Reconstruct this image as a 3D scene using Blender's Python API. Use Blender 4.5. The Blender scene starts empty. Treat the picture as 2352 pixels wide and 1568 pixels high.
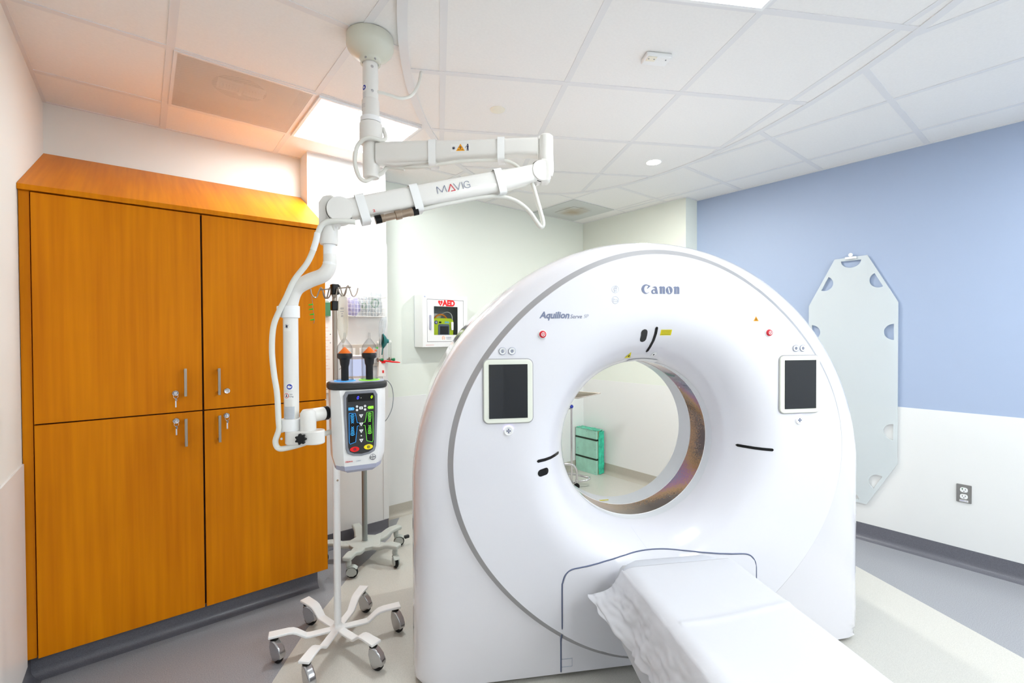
import bpy, bmesh, math, random
from math import sin, cos, pi, radians
from mathutils import Vector, Matrix, noise

random.seed(4)
S = bpy.context.scene
COL = S.collection

# ------------------------------------------------------------------ frames
CZ = 1.486            # camera height
HC = 2.74             # ceiling height
AG = radians(9.04647261 - 38.71602361)     # scanner frame against the room
AC = radians(-38.71602361)                 # camera heading against the room
RG = Matrix.Rotation(AG, 3, 'Z')
RC = Matrix.Rotation(AC, 3, 'Z')
def Gw(x, y, z=0): return RG @ Vector((x, y, z))
def Cw(x, y, z=0): return RC @ Vector((x, y, z))

# ------------------------------------------------------------------ camera
cam = bpy.data.cameras.new('camera')
cam.sensor_width = 36; cam.lens = 36 * 1059.225 / 2352
cam.clip_start = 0.02
camo = bpy.data.objects.new('camera', cam); COL.objects.link(camo)
pi_, ro_ = -0.01258749, -0.00464002
fw = Vector((0, cos(pi_), sin(pi_))); rt = Vector((1, 0, 0)); up = rt.cross(fw)
r2 = cos(ro_) * rt + sin(ro_) * up; u2 = -sin(ro_) * rt + cos(ro_) * up
Mc = Matrix((r2, u2, -fw)).transposed()
Mw = (RC @ Mc).to_4x4(); Mw.translation = (0, 0, CZ)
camo.matrix_world = Mw
S.camera = camo

# ------------------------------------------------------------------ view, world
S.view_settings.view_transform = 'Standard'
S.view_settings.look = 'None'
S.view_settings.gamma = 1.0
S.view_settings.use_curve_mapping = False
S.view_settings.exposure = 1.58
LIGHT = 1.0
w = bpy.data.worlds.new('world'); S.world = w; w.use_nodes = True
w.node_tree.nodes['Background'].inputs[0].default_value = (0.8, 0.85, 0.9, 1)
w.node_tree.nodes['Background'].inputs[1].default_value = 0.3

# ------------------------------------------------------------------ materials
def lin(c):
    c /= 255.0
    return c / 12.92 if c <= 0.04045 else ((c + 0.055) / 1.055) ** 2.4
def rgb(r, g, b): return (lin(r), lin(g), lin(b), 1)

def setin(n, k, v):
    if k in n.inputs: n.inputs[k].default_value = v
def mat(name, col, rough=0.5, metal=0.0, coat=0.0, emis=None, es=0.0, trans=0.0, ior=1.45, alpha=1.0,
        noise_amt=0.0, noise_scale=50.0, bump=0.0, bump_scale=200.0, spec=0.5):
    m = bpy.data.materials.new(name); m.use_nodes = True
    nt = m.node_tree; b = nt.nodes['Principled BSDF']
    setin(b, 'Base Color', col); setin(b, 'Roughness', rough); setin(b, 'Metallic', metal)
    setin(b, 'Coat Weight', coat); setin(b, 'Coat Roughness', 0.05)
    setin(b, 'Transmission Weight', trans); setin(b, 'IOR', ior); setin(b, 'Alpha', alpha)
    setin(b, 'Specular IOR Level', spec)
    if emis is not None:
        setin(b, 'Emission Color', emis); setin(b, 'Emission Strength', es)
    tc = None
    if noise_amt > 0 or bump > 0:
        tc = nt.nodes.new('ShaderNodeTexCoord')
    if noise_amt > 0:
        n = nt.nodes.new('ShaderNodeTexNoise'); n.inputs['Scale'].default_value = noise_scale
        n.inputs['Detail'].default_value = 4
        nt.links.new(tc.outputs['Object'], n.inputs['Vector'])
        mr = nt.nodes.new('ShaderNodeMapRange')
        mr.inputs[1].default_value = 0.3; mr.inputs[2].default_value = 0.7
        mr.inputs[3].default_value = 1 - noise_amt; mr.inputs[4].default_value = 1 + noise_amt
        nt.links.new(n.outputs[0], mr.inputs[0])
        mx = nt.nodes.new('ShaderNodeVectorMath'); mx.operation = 'SCALE'
        mx.inputs[0].default_value = col[:3]
        nt.links.new(mr.outputs[0], mx.inputs['Scale'])
        nt.links.new(mx.outputs[0], b.inputs['Base Color'])
    if bump > 0:
        n = nt.nodes.new('ShaderNodeTexNoise'); n.inputs['Scale'].default_value = bump_scale
        nt.links.new(tc.outputs['Object'], n.inputs['Vector'])
        bp = nt.nodes.new('ShaderNodeBump'); bp.inputs['Strength'].default_value = bump
        bp.inputs['Distance'].default_value = 0.002
        nt.links.new(n.outputs[0], bp.inputs['Height']); nt.links.new(bp.outputs[0], b.inputs['Normal'])
    return m

def wood_mat(k=1.0):
    m = bpy.data.materials.new('cherry_veneer'); m.use_nodes = True
    nt = m.node_tree; b = nt.nodes['Principled BSDF']
    tc = nt.nodes.new('ShaderNodeTexCoord')
    def ns(sc, det, scale):
        mp = nt.nodes.new('ShaderNodeMapping'); mp.inputs['Scale'].default_value = (sc[0], sc[1] * (sc[2] if k < 1 else 1), sc[2])
        n = nt.nodes.new('ShaderNodeTexNoise'); n.inputs['Scale'].default_value = scale; n.inputs['Detail'].default_value = det
        nt.links.new(tc.outputs['Object'], mp.inputs[0]); nt.links.new(mp.outputs[0], n.inputs['Vector'])
        return n
    n1 = ns((1, 1, 0.035), 6, 45); n2 = ns((1, 1, 0.1), 2, 6)
    add = nt.nodes.new('ShaderNodeMath'); add.operation = 'MULTIPLY_ADD'
    nt.links.new(n1.outputs[0], add.inputs[0]); add.inputs[1].default_value = 0.55
    mul = nt.nodes.new('ShaderNodeMath'); mul.operation = 'MULTIPLY'; mul.inputs[1].default_value = 0.45
    nt.links.new(n2.outputs[0], mul.inputs[0]); nt.links.new(mul.outputs[0], add.inputs[2])
    cr = nt.nodes.new('ShaderNodeValToRGB')
    cr.color_ramp.elements[0].position = 0.28; cr.color_ramp.elements[0].color = rgb(196, 108, 0)
    cr.color_ramp.elements[1].position = 0.74; cr.color_ramp.elements[1].color = rgb(231, 143, 4)
    nt.links.new(add.outputs[0], cr.inputs[0]); nt.links.new(cr.outputs[0], b.inputs['Base Color'])
    setin(b, 'Roughness', 0.42); setin(b, 'Specular IOR Level', 0.12)
    return m

def mylar_mat():
    m = bpy.data.materials.new('iridescent_window'); m.use_nodes = True
    nt = m.node_tree; b = nt.nodes['Principled BSDF']
    tc = nt.nodes.new('ShaderNodeTexCoord')
    n = nt.nodes.new('ShaderNodeTexNoise'); n.inputs['Scale'].default_value = 2.4; n.inputs['Detail'].default_value = 1
    n3 = nt.nodes.new('ShaderNodeTexNoise'); n3.inputs['Scale'].default_value = 150; n3.inputs['Detail'].default_value = 3
    for k in (n, n3): nt.links.new(tc.outputs['Object'], k.inputs['Vector'])
    ma = nt.nodes.new('ShaderNodeMath'); ma.operation = 'MULTIPLY_ADD'; ma.inputs[1].default_value = 0.22
    nt.links.new(n3.outputs[0], ma.inputs[0]); nt.links.new(n.outputs[0], ma.inputs[2])
    cr = nt.nodes.new('ShaderNodeValToRGB'); e = cr.color_ramp.elements
    e[0].position = 0.5; e[0].color = rgb(70, 40, 45)
    e[1].position = 0.95; e[1].color = rgb(150, 130, 135)
    for p, c in ((0.6, (170, 120, 70)), (0.68, (150, 85, 130)), (0.76, (95, 105, 150)), (0.84, (80, 130, 115))):
        x = e.new(p); x.color = rgb(*c)
    nt.links.new(ma.outputs[0], cr.inputs[0]); nt.links.new(cr.outputs[0], b.inputs['Base Color'])
    setin(b, 'Roughness', 0.16); setin(b, 'Coat Weight', 0.6); setin(b, 'Metallic', 0.3)
    return m

def dust_mat():
    # grey plate with a soft brown dust stain round its middle
    m = bpy.data.materials.new('dusty_plate'); m.use_nodes = True
    nt = m.node_tree; b = nt.nodes['Principled BSDF']; L = nt.links.new
    tc = nt.nodes.new('ShaderNodeTexCoord'); ln = nt.nodes.new('ShaderNodeVectorMath'); ln.operation = 'LENGTH'
    n = nt.nodes.new('ShaderNodeTexNoise'); n.inputs['Scale'].default_value = 9; n.inputs['Detail'].default_value = 4
    ad = nt.nodes.new('ShaderNodeMath'); ad.operation = 'MULTIPLY_ADD'; ad.inputs[1].default_value = 0.18
    cr = nt.nodes.new('ShaderNodeValToRGB'); e = cr.color_ramp.elements
    e[0].position = 0.12; e[0].color = rgb(176, 160, 136); e[1].position = 0.27; e[1].color = rgb(206, 208, 206)
    L(tc.outputs['Object'], ln.inputs[0]); L(tc.outputs['Object'], n.inputs['Vector'])
    L(n.outputs[0], ad.inputs[0]); L(ln.outputs['Value'], ad.inputs[2]); L(ad.outputs[0], cr.inputs[0])
    L(cr.outputs[0], b.inputs['Base Color']); setin(b, 'Roughness', 0.55)
    return m

def perf_mat():
    # steel plate with punched holes: the holes are really open
    m = bpy.data.materials.new('perforated_plate'); m.use_nodes = True
    nt = m.node_tree; b = nt.nodes['Principled BSDF']
    setin(b, 'Base Color', rgb(232, 224, 216)); setin(b, 'Roughness', 0.5)
    tc = nt.nodes.new('ShaderNodeTexCoord')
    vs = nt.nodes.new('ShaderNodeVectorMath'); vs.operation = 'SCALE'; vs.inputs['Scale'].default_value = 1 / 0.0068
    rot = nt.nodes.new('ShaderNodeVectorRotate'); rot.inputs['Angle'].default_value = radians(45)
    fr = nt.nodes.new('ShaderNodeVectorMath'); fr.operation = 'FRACTION'
    sb = nt.nodes.new('ShaderNodeVectorMath'); sb.operation = 'SUBTRACT'; sb.inputs[1].default_value = (0.5, 0.5, 0)
    mu = nt.nodes.new('ShaderNodeVectorMath'); mu.operation = 'MULTIPLY'; mu.inputs[1].default_value = (1, 1, 0)
    ln = nt.nodes.new('ShaderNodeVectorMath'); ln.operation = 'LENGTH'
    lt = nt.nodes.new('ShaderNodeMath'); lt.operation = 'LESS_THAN'; lt.inputs[1].default_value = 0.36
    tr = nt.nodes.new('ShaderNodeBsdfTransparent'); mx = nt.nodes.new('ShaderNodeMixShader')
    L = nt.links.new
    L(tc.outputs['Object'], rot.inputs['Vector']); L(rot.outputs[0], vs.inputs[0]); L(vs.outputs[0], fr.inputs[0])
    L(fr.outputs[0], sb.inputs[0]); L(sb.outputs[0], mu.inputs[0]); L(mu.outputs[0], ln.inputs[0])
    L(ln.outputs['Value'], lt.inputs[0]); L(lt.outputs[0], mx.inputs[0])
    L(b.outputs[0], mx.inputs[1]); L(tr.outputs[0], mx.inputs[2])
    L(mx.outputs[0], nt.nodes['Material Output'].inputs['Surface'])
    return m

def glow(name, c, s):
    m = bpy.data.materials.new(name); m.use_nodes = True
    nt = m.node_tree; nt.nodes.remove(nt.nodes['Principled BSDF'])
    e = nt.nodes.new('ShaderNodeEmission'); e.inputs[0].default_value = c; e.inputs[1].default_value = s
    nt.links.new(e.outputs[0], nt.nodes['Material Output'].inputs['Surface'])
    return m
def clear(name, tint, mixf=0.08, rough=0.05):
    # thin clear plastic or glass: mostly see-through with a glossy sheen
    m = bpy.data.materials.new(name); m.use_nodes = True
    nt = m.node_tree; b = nt.nodes['Principled BSDF']
    setin(b, 'Base Color', tint); setin(b, 'Roughness', rough)
    tr = nt.nodes.new('ShaderNodeBsdfTransparent'); tr.inputs[0].default_value = (0.97, 0.98, 0.98, 1)
    mx = nt.nodes.new('ShaderNodeMixShader')
    lw = nt.nodes.new('ShaderNodeLayerWeight'); lw.inputs[0].default_value = 0.35
    mr = nt.nodes.new('ShaderNodeMapRange'); mr.inputs[1].default_value = 0; mr.inputs[2].default_value = 1
    mr.inputs[3].default_value = 1 - mixf; mr.inputs[4].default_value = max(0, 1 - mixf - 0.6)
    nt.links.new(lw.outputs['Facing'], mr.inputs[0]); nt.links.new(mr.outputs[0], mx.inputs[0])
    nt.links.new(b.outputs[0], mx.inputs[1]); nt.links.new(tr.outputs[0], mx.inputs[2])
    nt.links.new(mx.outputs[0], nt.nodes['Material Output'].inputs['Surface'])
    return m

M = dict(
    wall_cream=mat('wall_cream', rgb(234, 233, 228), 0.7, bump=0.05, bump_scale=300),
    wall_white=mat('wall_white', rgb(232, 233, 232), 0.65, bump=0.05, bump_scale=300),
    wall_green=mat('wall_pale_green', rgb(231, 235, 226), 0.65, bump=0.05, bump_scale=300),
    wall_blue=mat('wall_blue', rgb(167, 182, 209), 0.6, bump=0.05, bump_scale=300),
    wains=mat('wainscot_panel', rgb(234, 234, 233), 0.35),
    floor_grey=mat('vinyl_grey', rgb(152, 153, 158), 0.33, noise_amt=0.24, noise_scale=260, coat=0.15),
    floor_beige=mat('vinyl_beige', rgb(203, 200, 192), 0.33, noise_amt=0.10, noise_scale=260, coat=0.15),
    base_dark=mat('cove_dark', rgb(104, 104, 112), 0.35, noise_amt=0.25, noise_scale=400, coat=0.2),
    base_light=mat('cove_beige', rgb(186, 180, 168), 0.4, noise_amt=0.1, noise_scale=400),
    tile=mat('ceiling_tile', rgb(242, 240, 238), 0.9, noise_amt=0.015, noise_scale=90, bump=0.1, bump_scale=500),
    rail=mat('grid_rail', rgb(232, 231, 232), 0.55),
    slab=mat('plenum', rgb(200, 200, 200), 0.9),
    wood=wood_mat(), wood_top=wood_mat(0.5),
    wood_dark=mat('cabinet_inside', rgb(60, 26, 6), 0.7),
    steel=mat('brushed_steel', rgb(166, 156, 146), 0.3, 0.9),
    chrome=mat('chrome', rgb(215, 215, 218), 0.12, 1.0),
    chrome_dark=mat('chrome_dark', rgb(190, 190, 192), 0.14, 1.0),
    gold=mat('connector_metal', rgb(176, 158, 140), 0.28, 0.9),
    gantry=mat('gloss_white_cover', rgb(231, 230, 236), 0.2, coat=0.5),
    gantry_side=mat('gloss_white_side', rgb(228, 226, 231), 0.1, coat=0.7),
    groove=mat('silver_band', rgb(176, 175, 178), 0.4, 0.2),
    seam=mat('seam_dark', rgb(104, 112, 140), 0.5),
    bezel=mat('ivory_bezel', rgb(236, 238, 226), 0.35),
    glass=mat('screen_glass', rgb(20, 23, 30), 0.05, coat=0.3, spec=0.5),
    bore=mat('bore_white', rgb(232, 235, 242), 0.25, coat=0.3),
    mylar=mylar_mat(),
    logo=mat('slate_print', rgb(122, 130, 158), 0.5),
    logo_soft=mat('pale_print', rgb(190, 194, 206), 0.5),
    red=mat('red_button', rgb(215, 20, 45), 0.3, coat=0.5),
    white=mat('white_plastic', rgb(243, 243, 243), 0.35),
    white_gloss=mat('white_enamel', rgb(240, 239, 238), 0.22, coat=0.4),
    boom=mat('warm_white_enamel', rgb(236, 233, 228), 0.3, coat=0.3),
    canopy=mat('ivory_enamel', rgb(214, 213, 198), 0.3, coat=0.3),
    strap=mat('white_strap', rgb(246, 246, 245), 0.7),
    cable=mat('white_cable', rgb(232, 231, 224), 0.45),
    grey_cable=mat('grey_cable', rgb(128, 130, 132), 0.45),
    black=mat('black_plastic', rgb(9, 9, 10), 0.25, spec=0.35),
    rubber=mat('black_rubber', rgb(20, 20, 22), 0.5, spec=0.3),
    dark=mat('charcoal_plastic', rgb(54, 54, 55), 0.45, spec=0.3),
    grey=mat('grey_plastic', rgb(132, 134, 142), 0.4),
    lilac=mat('lilac_grey_plastic', rgb(168, 170, 190), 0.35),
    stand=mat('pale_grey_enamel', rgb(196, 201, 196), 0.4),
    stand_pole=mat('grey_pole', rgb(150, 158, 156), 0.3, 0.4),
    sheet=mat('white_sheet', rgb(220, 220, 225), 0.8, bump=0.3, bump_scale=35),
    mattress=mat('white_mattress', rgb(216, 218, 226), 0.4),
    couch=mat('couch_grey', rgb(196, 196, 200), 0.3, coat=0.3),
    yellow=mat('yellow_label', rgb(226, 210, 10), 0.5),
    orange=mat('orange_label', rgb(245, 165, 20), 0.5),
    orange_cone=mat('orange_cone', rgb(250, 120, 20), 0.35),
    blue=mat('blue_print', rgb(40, 60, 170), 0.5),
    sky=mat('light_blue_key', rgb(60, 150, 220), 0.4, emis=rgb(60, 150, 220), es=0.25),
    lime=mat('lime_key', rgb(130, 210, 40), 0.4, emis=rgb(130, 210, 40), es=0.25),
    neon_b=glow('blue_led', rgb(60, 60, 255), 1.6),
    neon_g=glow('green_led', rgb(160, 245, 10), 1.2),
    chev_b=glow('blue_backlight', rgb(50, 150, 235), 0.9),
    chev_g=glow('green_backlight', rgb(110, 220, 70), 0.9),
    key_red=mat('red_key', rgb(235, 20, 20), 0.4),
    key_yel=mat('yellow_key', rgb(245, 225, 10), 0.4),
    ink=mat('dark_ink', rgb(45, 45, 70), 0.6),
    ink_red=mat('red_ink', rgb(225, 60, 60), 0.6),
    ink_red2=mat('aed_red', rgb(250, 10, 20), 0.5),
    silverlab=mat('silver_label', rgb(196, 200, 206), 0.25, 0.6),
    paper=mat('paper', rgb(240, 238, 234), 0.8),
    pink=mat('pink_print', rgb(228, 190, 186), 0.8),
    aedyel=mat('lime_yellow_plastic', rgb(226, 252, 12), 0.35),
    aedgrey=mat('slate_plastic', rgb(110, 124, 140), 0.4),
    aedback=mat('grey_lining', rgb(172, 178, 184), 0.6),
    orange2=mat('orange_handle', rgb(255, 150, 25), 0.4),
    board=mat('translucent_board', rgb(230, 237, 240), 0.35, alpha=0.66),
    plate=mat('steel_plate', rgb(150, 148, 146), 0.35, 0.8),
    greenbox=mat('mint_board', rgb(168, 222, 202), 0.35, noise_amt=0.08, noise_scale=14),
    greenwrap=mat('teal_film', rgb(60, 195, 160), 0.2, noise_amt=0.3, noise_scale=25),
    greenstrap=mat('dark_green_strap', rgb(22, 46, 30), 0.5),
    tan=mat('tan_board', rgb(205, 190, 140), 0.7),
    green=mat('green_plastic', rgb(20, 120, 70), 0.4),
    green_clip=mat('bright_green_clip', rgb(40, 200, 30), 0.4),
    teal=mat('teal_rubber', rgb(20, 110, 110), 0.4),
    head=mat('headwall_beige', rgb(205, 196, 184), 0.5),
    wire=mat('white_wire', rgb(238, 236, 232), 0.4),
    bagclear=clear('clear_bag', rgb(215, 222, 228), 0.28, 0.15),
    bagpurple=clear('lilac_bag', rgb(196, 190, 236), 0.42, 0.2),
    ivbag=clear('iv_bag_film', rgb(240, 232, 212), 0.32, 0.15),
    syringe=clear('clear_barrel', rgb(120, 120, 128), 0.03, 0.05),
    pane=clear('window_pane', rgb(40, 42, 45), 0.06, 0.03),
    greentrans=mat('green_tube', rgb(60, 120, 80), 0.3),
    cream=mat('cream_plastic', rgb(240, 234, 218), 0.5),
    duct=mat('duct_grey', rgb(52, 48, 46), 0.7),
    plenum_in=mat('plenum_lining', rgb(205, 196, 188), 0.8),
    perf=perf_mat(),
    smudge=dust_mat(),
    diffgrey=mat('diffuser_face', rgb(208, 210, 208), 0.5),
    lamp_pan=mat('white_reflector', rgb(246, 246, 246), 0.5),
    lamp_dome=glow('lit_dome', (0.92, 0.985, 1.0, 1), 29 * LIGHT),
    lamp_flat=glow('lit_panel', (0.92, 0.98, 1.0, 1), 10 * LIGHT),
    lamp_near=glow('lit_panel_near', (0.92, 0.98, 1.0, 1), 4.0 * LIGHT),
    lamp_spot=glow('lit_downlight', (1.0, 1.0, 0.9, 1), 14 * LIGHT),
    tab=glow('lit_tablet', rgb(205, 214, 245), 0.33),
    glowring=glow('ring_light', rgb(190, 170, 255), 1.3),
)

# ------------------------------------------------------------------ helpers
def new_obj(name, bm, m, parent=None, smooth=True, bevel=0.0, seg=2, ang=38, label=None):
    bmesh.ops.recalc_face_normals(bm, faces=bm.faces)
    if smooth:
        lim = radians(ang)
        for e in bm.edges:
            e.smooth = not (len(e.link_faces) == 2 and e.calc_face_angle(0) > lim)
        for f in bm.faces: f.smooth = True
    me = bpy.data.meshes.new(name); bm.to_mesh(me); bm.free()
    for x in (m if isinstance(m, (list, tuple)) else [m]): me.materials.append(x)
    o = bpy.data.objects.new(name, me); COL.objects.link(o)
    if parent is not None: o.parent = parent
    if bevel > 0:
        b = o.modifiers.new('bevel', 'BEVEL'); b.width = bevel; b.segments = seg; b.limit_method = 'ANGLE'
        b.angle_limit = radians(40)
    if label: o['label'] = label
    return o

def tag(o, label, cat, group=None):
    o['label'] = label; o['category'] = cat
    if group: o['group'] = group
    return o
def thing(name, label, cat, loc=(0, 0, 0), rz=0.0, group=None):
    o = bpy.data.objects.new(name, None); COL.objects.link(o)
    o.empty_display_size = 0.1
    o.location = loc; o.rotation_euler = (0, 0, rz)
    return tag(o, label, cat, group)
def struct(o): o['kind'] = 'structure'; return o

def BM(): return bmesh.new()
def add_box(bm, a, b, mi=0):
    x0, y0, z0 = a; x1, y1, z1 = b
    v = [bm.verts.new(p) for p in ((x0, y0, z0), (x1, y0, z0), (x1, y1, z0), (x0, y1, z0), (x0, y0, z1), (x1, y0, z1), (x1, y1, z1), (x0, y1, z1))]
    for f in ((0, 3, 2, 1), (4, 5, 6, 7), (0, 1, 5, 4), (1, 2, 6, 5), (2, 3, 7, 6), (3, 0, 4, 7)):
        bm.faces.new([v[i] for i in f]).material_index = mi
    return v
def add_frame(bm, x0, y0, x1, y1, t, z0, z1):
    # rectangular ring lying in the x-y plane, one closed solid
    o_ = [(x0, y0), (x1, y0), (x1, y1), (x0, y1)]; i_ = [(x0 + t, y0 + t), (x1 - t, y0 + t), (x1 - t, y1 - t), (x0 + t, y1 - t)]
    V = [[bm.verts.new((x, y, z)) for x, y in P] for P, z in ((o_, z0), (i_, z0), (i_, z1), (o_, z1))]
    for k in range(4):
        A, B = V[k], V[(k + 1) % 4]
        for i in range(4): bm.faces.new((A[i], A[(i + 1) % 4], B[(i + 1) % 4], B[i]))
def box(name, a, b, m, parent=None, bevel=0.0, label=None, seg=2):
    bm = BM(); add_box(bm, a, b); return new_obj(name, bm, m, parent, bevel=bevel, label=label, seg=seg)
def catmull(pts, n=6, closed=False):
    P = [Vector(p) for p in pts]; out = []
    k = len(P)
    rng = range(k if closed else k - 1)
    for i in rng:
        if closed: p0, p1, p2, p3 = P[i - 1], P[i], P[(i + 1) % k], P[(i + 2) % k]
        else: p0, p1, p2, p3 = P[max(i - 1, 0)], P[i], P[i + 1], P[min(i + 2, k - 1)]
        for j in range(n):
            t = j / n
            out.append(0.5 * ((2 * p1) + (-p0 + p2) * t + (2 * p0 - 5 * p1 + 4 * p2 - p3) * t * t + (-p0 + 3 * p1 - 3 * p2 + p3) * t ** 3))
    if not closed: out.append(P[-1])
    return out
def add_tube(bm, pts, r, n=12, caps=True, mi=0, closed=False):
    P = [Vector(p) for p in pts]; k = len(P)
    R = r if isinstance(r, (list, tuple)) else [r] * k
    rings = []; nrm = None
    for i in range(k):
        if closed: t = P[(i + 1) % k] - P[i - 1]
        else: t = P[min(i + 1, k - 1)] - P[max(i - 1, 0)]
        t.normalize()
        if nrm is None:
            nrm = t.orthogonal().normalized()
        else:
            nrm = (nrm - t * nrm.dot(t))
            nrm = nrm.normalized() if nrm.length > 1e-6 else t.orthogonal().normalized()
        bn = t.cross(nrm)
        rings.append([bm.verts.new(P[i] + (nrm * cos(2 * pi * j / n) + bn * sin(2 * pi * j / n)) * R[i]) for j in range(n)])
    for i in range(k if closed else k - 1):
        a, b = rings[i], rings[(i + 1) % k]
        for j in range(n):
            bm.faces.new((a[j], a[(j + 1) % n], b[(j + 1) % n], b[j])).material_index = mi
    if caps and not closed:
        bm.faces.new(list(reversed(rings[0]))).material_index = mi
        bm.faces.new(rings[-1]).material_index = mi
def tube(name, pts, r, m, parent=None, n=12, smooth_n=0, closed=False, label=None):
    bm = BM()
    if smooth_n: pts = catmull(pts, smooth_n, closed)
    add_tube(bm, pts, r, n, closed=closed); return new_obj(name, bm, m, parent, label=label)
def add_lathe(bm, prof, n=32, mi=0, M4=None):
    # prof: (r, z) list about local z; open ended unless r=0
    rings = []
    for r, z in prof:
        if r < 1e-6: rings.append([bm.verts.new((0, 0, z))])
        else: rings.append([bm.verts.new((r * cos(2 * pi * j / n), r * sin(2 * pi * j / n), z)) for j in range(n)])
    new = [v for q in rings for v in q]
    for a, b in zip(rings[:-1], rings[1:]):
        for j in range(n):
            k = (j + 1) % n
            if len(a) == 1 and len(b) == 1: continue
            if len(a) == 1: f = bm.faces.new((a[0], b[k], b[j]))
            elif len(b) == 1: f = bm.faces.new((a[j], a[k], b[0]))
            else: f = bm.faces.new((a[j], a[k], b[k], b[j]))
            f.material_index = mi
    if M4 is not None:
        for v in new: v.co = M4 @ v.co
def lathe(name, prof, m, parent=None, n=32, M4=None, label=None):
    bm = BM(); add_lathe(bm, prof, n, 0, M4); return new_obj(name, bm, m, parent, label=label)
def aim(loc, d):
    # matrix putting local z along d at loc
    d = Vector(d).normalized(); q = d.to_track_quat('Z', 'Y')
    m = q.to_matrix().to_4x4(); m.translation = Vector(loc); return m
def rrect(w, h, r, n=6, cx=0, cy=0):
    pts = []
    for ax, ay, a0 in ((w / 2 - r, h / 2 - r, 0), (-w / 2 + r, h / 2 - r, 90), (-w / 2 + r, -h / 2 + r, 180), (w / 2 - r, -h / 2 + r, 270)):
        for i in range(n + 1):
            a = radians(a0 + 90 * i / n); pts.append((cx + ax + r * cos(a), cy + ay + r * sin(a)))
    return pts
def add_prism(bm, pts, d0, d1, F=None, mi=0):
    # 2D polygon pts extruded from depth d0 to d1; F maps (u, v, depth) to 3D
    if F is None: F = lambda u, v, d: (u, v, d)
    a = [bm.verts.new(F(u, v, d0)) for u, v in pts]; b = [bm.verts.new(F(u, v, d1)) for u, v in pts]
    n = len(pts)
    bm.faces.new(a).material_index = mi; bm.faces.new(list(reversed(b))).material_index = mi
    for i in range(n): bm.faces.new((a[i], b[i], b[(i + 1) % n], a[(i + 1) % n])).material_index = mi
FY = lambda u, v, d: (u, d, v)        # a plate standing in the x-z plane, depth along y
FX = lambda u, v, d: (d, u, v)
def prism(name, pts, d0, d1, m, parent=None, F=None, bevel=0.0, label=None, smooth=True):
    bm = BM(); add_prism(bm, pts, d0, d1, F); return new_obj(name, bm, m, parent, bevel=bevel, label=label, smooth=smooth)
def circ(r, n=24, cx=0, cy=0, ry=None): return [(cx + r * cos(2 * pi * i / n), cy + (ry or r) * sin(2 * pi * i / n)) for i in range(n)]

def holed(name, outer, holes, depth, m, parent=None, X=None, label=None):
    # flat shape with holes, thickened; X: 4x4 matrix from (u, v, thickness) to local
    cu = bpy.data.curves.new(name, 'CURVE'); cu.dimensions = '2D'; cu.fill_mode = 'BOTH'; cu.extrude = depth / 2
    for pl in (outer if isinstance(outer[0][0], (list, tuple)) else [outer]) + list(holes):
        sp = cu.splines.new('POLY'); sp.points.add(len(pl) - 1)
        for p, (a, b) in zip(sp.points, pl): p.co = (a, b, 0, 1)
        sp.use_cyclic_u = True
    to = bpy.data.objects.new('tmp', cu); COL.objects.link(to)
    dg = bpy.context.evaluated_depsgraph_get()
    me = bpy.data.meshes.new_from_object(to.evaluated_get(dg))
    bm = BM(); bm.from_mesh(me); bpy.data.meshes.remove(me)
    bpy.data.objects.remove(to); bpy.data.curves.remove(cu)
    if X is not None: bm.transform(X)
    return new_obj(name, bm, m, parent, smooth=False, label=label)
def text(name, s, h, m, parent, X, depth=0.0006, align='CENTER', shear=0.0, space=1.0, bold=0.0, sx=1.0, label=None):
    cu = bpy.data.curves.new(name, 'FONT'); cu.body = s; cu.size = h / 0.7; cu.extrude = depth / 2
    cu.align_x = align; cu.align_y = 'CENTER'; cu.shear = shear; cu.space_character = space; cu.offset = bold
    cu.resolution_u = 3
    to = bpy.data.objects.new('tmp', cu); COL.objects.link(to)
    dg = bpy.context.evaluated_depsgraph_get()
    me = bpy.data.meshes.new_from_object(to.evaluated_get(dg))
    bm = BM(); bm.from_mesh(me); bpy.data.meshes.remove(me)
    bpy.data.objects.remove(to); bpy.data.curves.remove(cu)
    bm.transform(Matrix.Diagonal((sx, 1, 1, 1)))
    bm.transform(X)
    return new_obj(name, bm, m, parent, smooth=False, label=label)
def XY(loc, yaw=0.0):
    # text or flat shape standing upright facing local -y (yaw turns it about z)
    return Matrix.Translation(loc) @ Matrix.Rotation(yaw, 4, 'Z') @ Matrix.Rotation(pi / 2, 4, 'X')

# ================================================================== SETTING
YB, Y0 = 3.56, -2.4
XR = 4.077
XF = 3.885
def wallbox(name, a, b, m): return struct(box(name, a, b, m))
wallbox('floor', (-0.55, Y0 - 0.1, -0.08), (4.3, 3.75, 0), M['floor_grey'])
wallbox('wall_left', (-0.5, Y0, 0), (-0.4, 3.7, 3.0), M['wall_cream'])
wallbox('wall_cabinet', (-0.4, 3.487, 0), (0.884, 3.7, 3.0), M['wall_cream'])
wallbox('wall_pillar', (0.884, 3.316, 0), (1.444, 3.7, 3.0), M['wall_white'])
wallbox('wall_back', (1.444, YB, 0), (XF, 3.7, 3.0), M['wall_green'])
wallbox('wall_corner', (XF, 2.3, 0), (4.2, 3.7, 3.0), M['wall_green'])
wallbox('wall_right', (XR, Y0, 0), (4.2, 2.3, 3.0), M['wall_blue'])
wallbox('wall_front', (-0.5, Y0 - 0.1, 0), (4.2, Y0, 3.0), M['wall_white'])
wallbox('trim_1', (XR - 0.004, Y0, 0.10), (XR, 2.3, 0.982), M['wains'])
wallbox('trim_2', (-0.4, Y0, 0.10), (-0.393, 2.785, 0.958), M['wains'])
wallbox('trim_3', (1.46, YB - 0.003, 0.09), (XF, YB, 0.985), M['wains'])
wallbox('trim_4', (XF - 0.003, 2.3, 0.10), (XF, YB - 0.003, 1.0), M['wains'])
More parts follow.
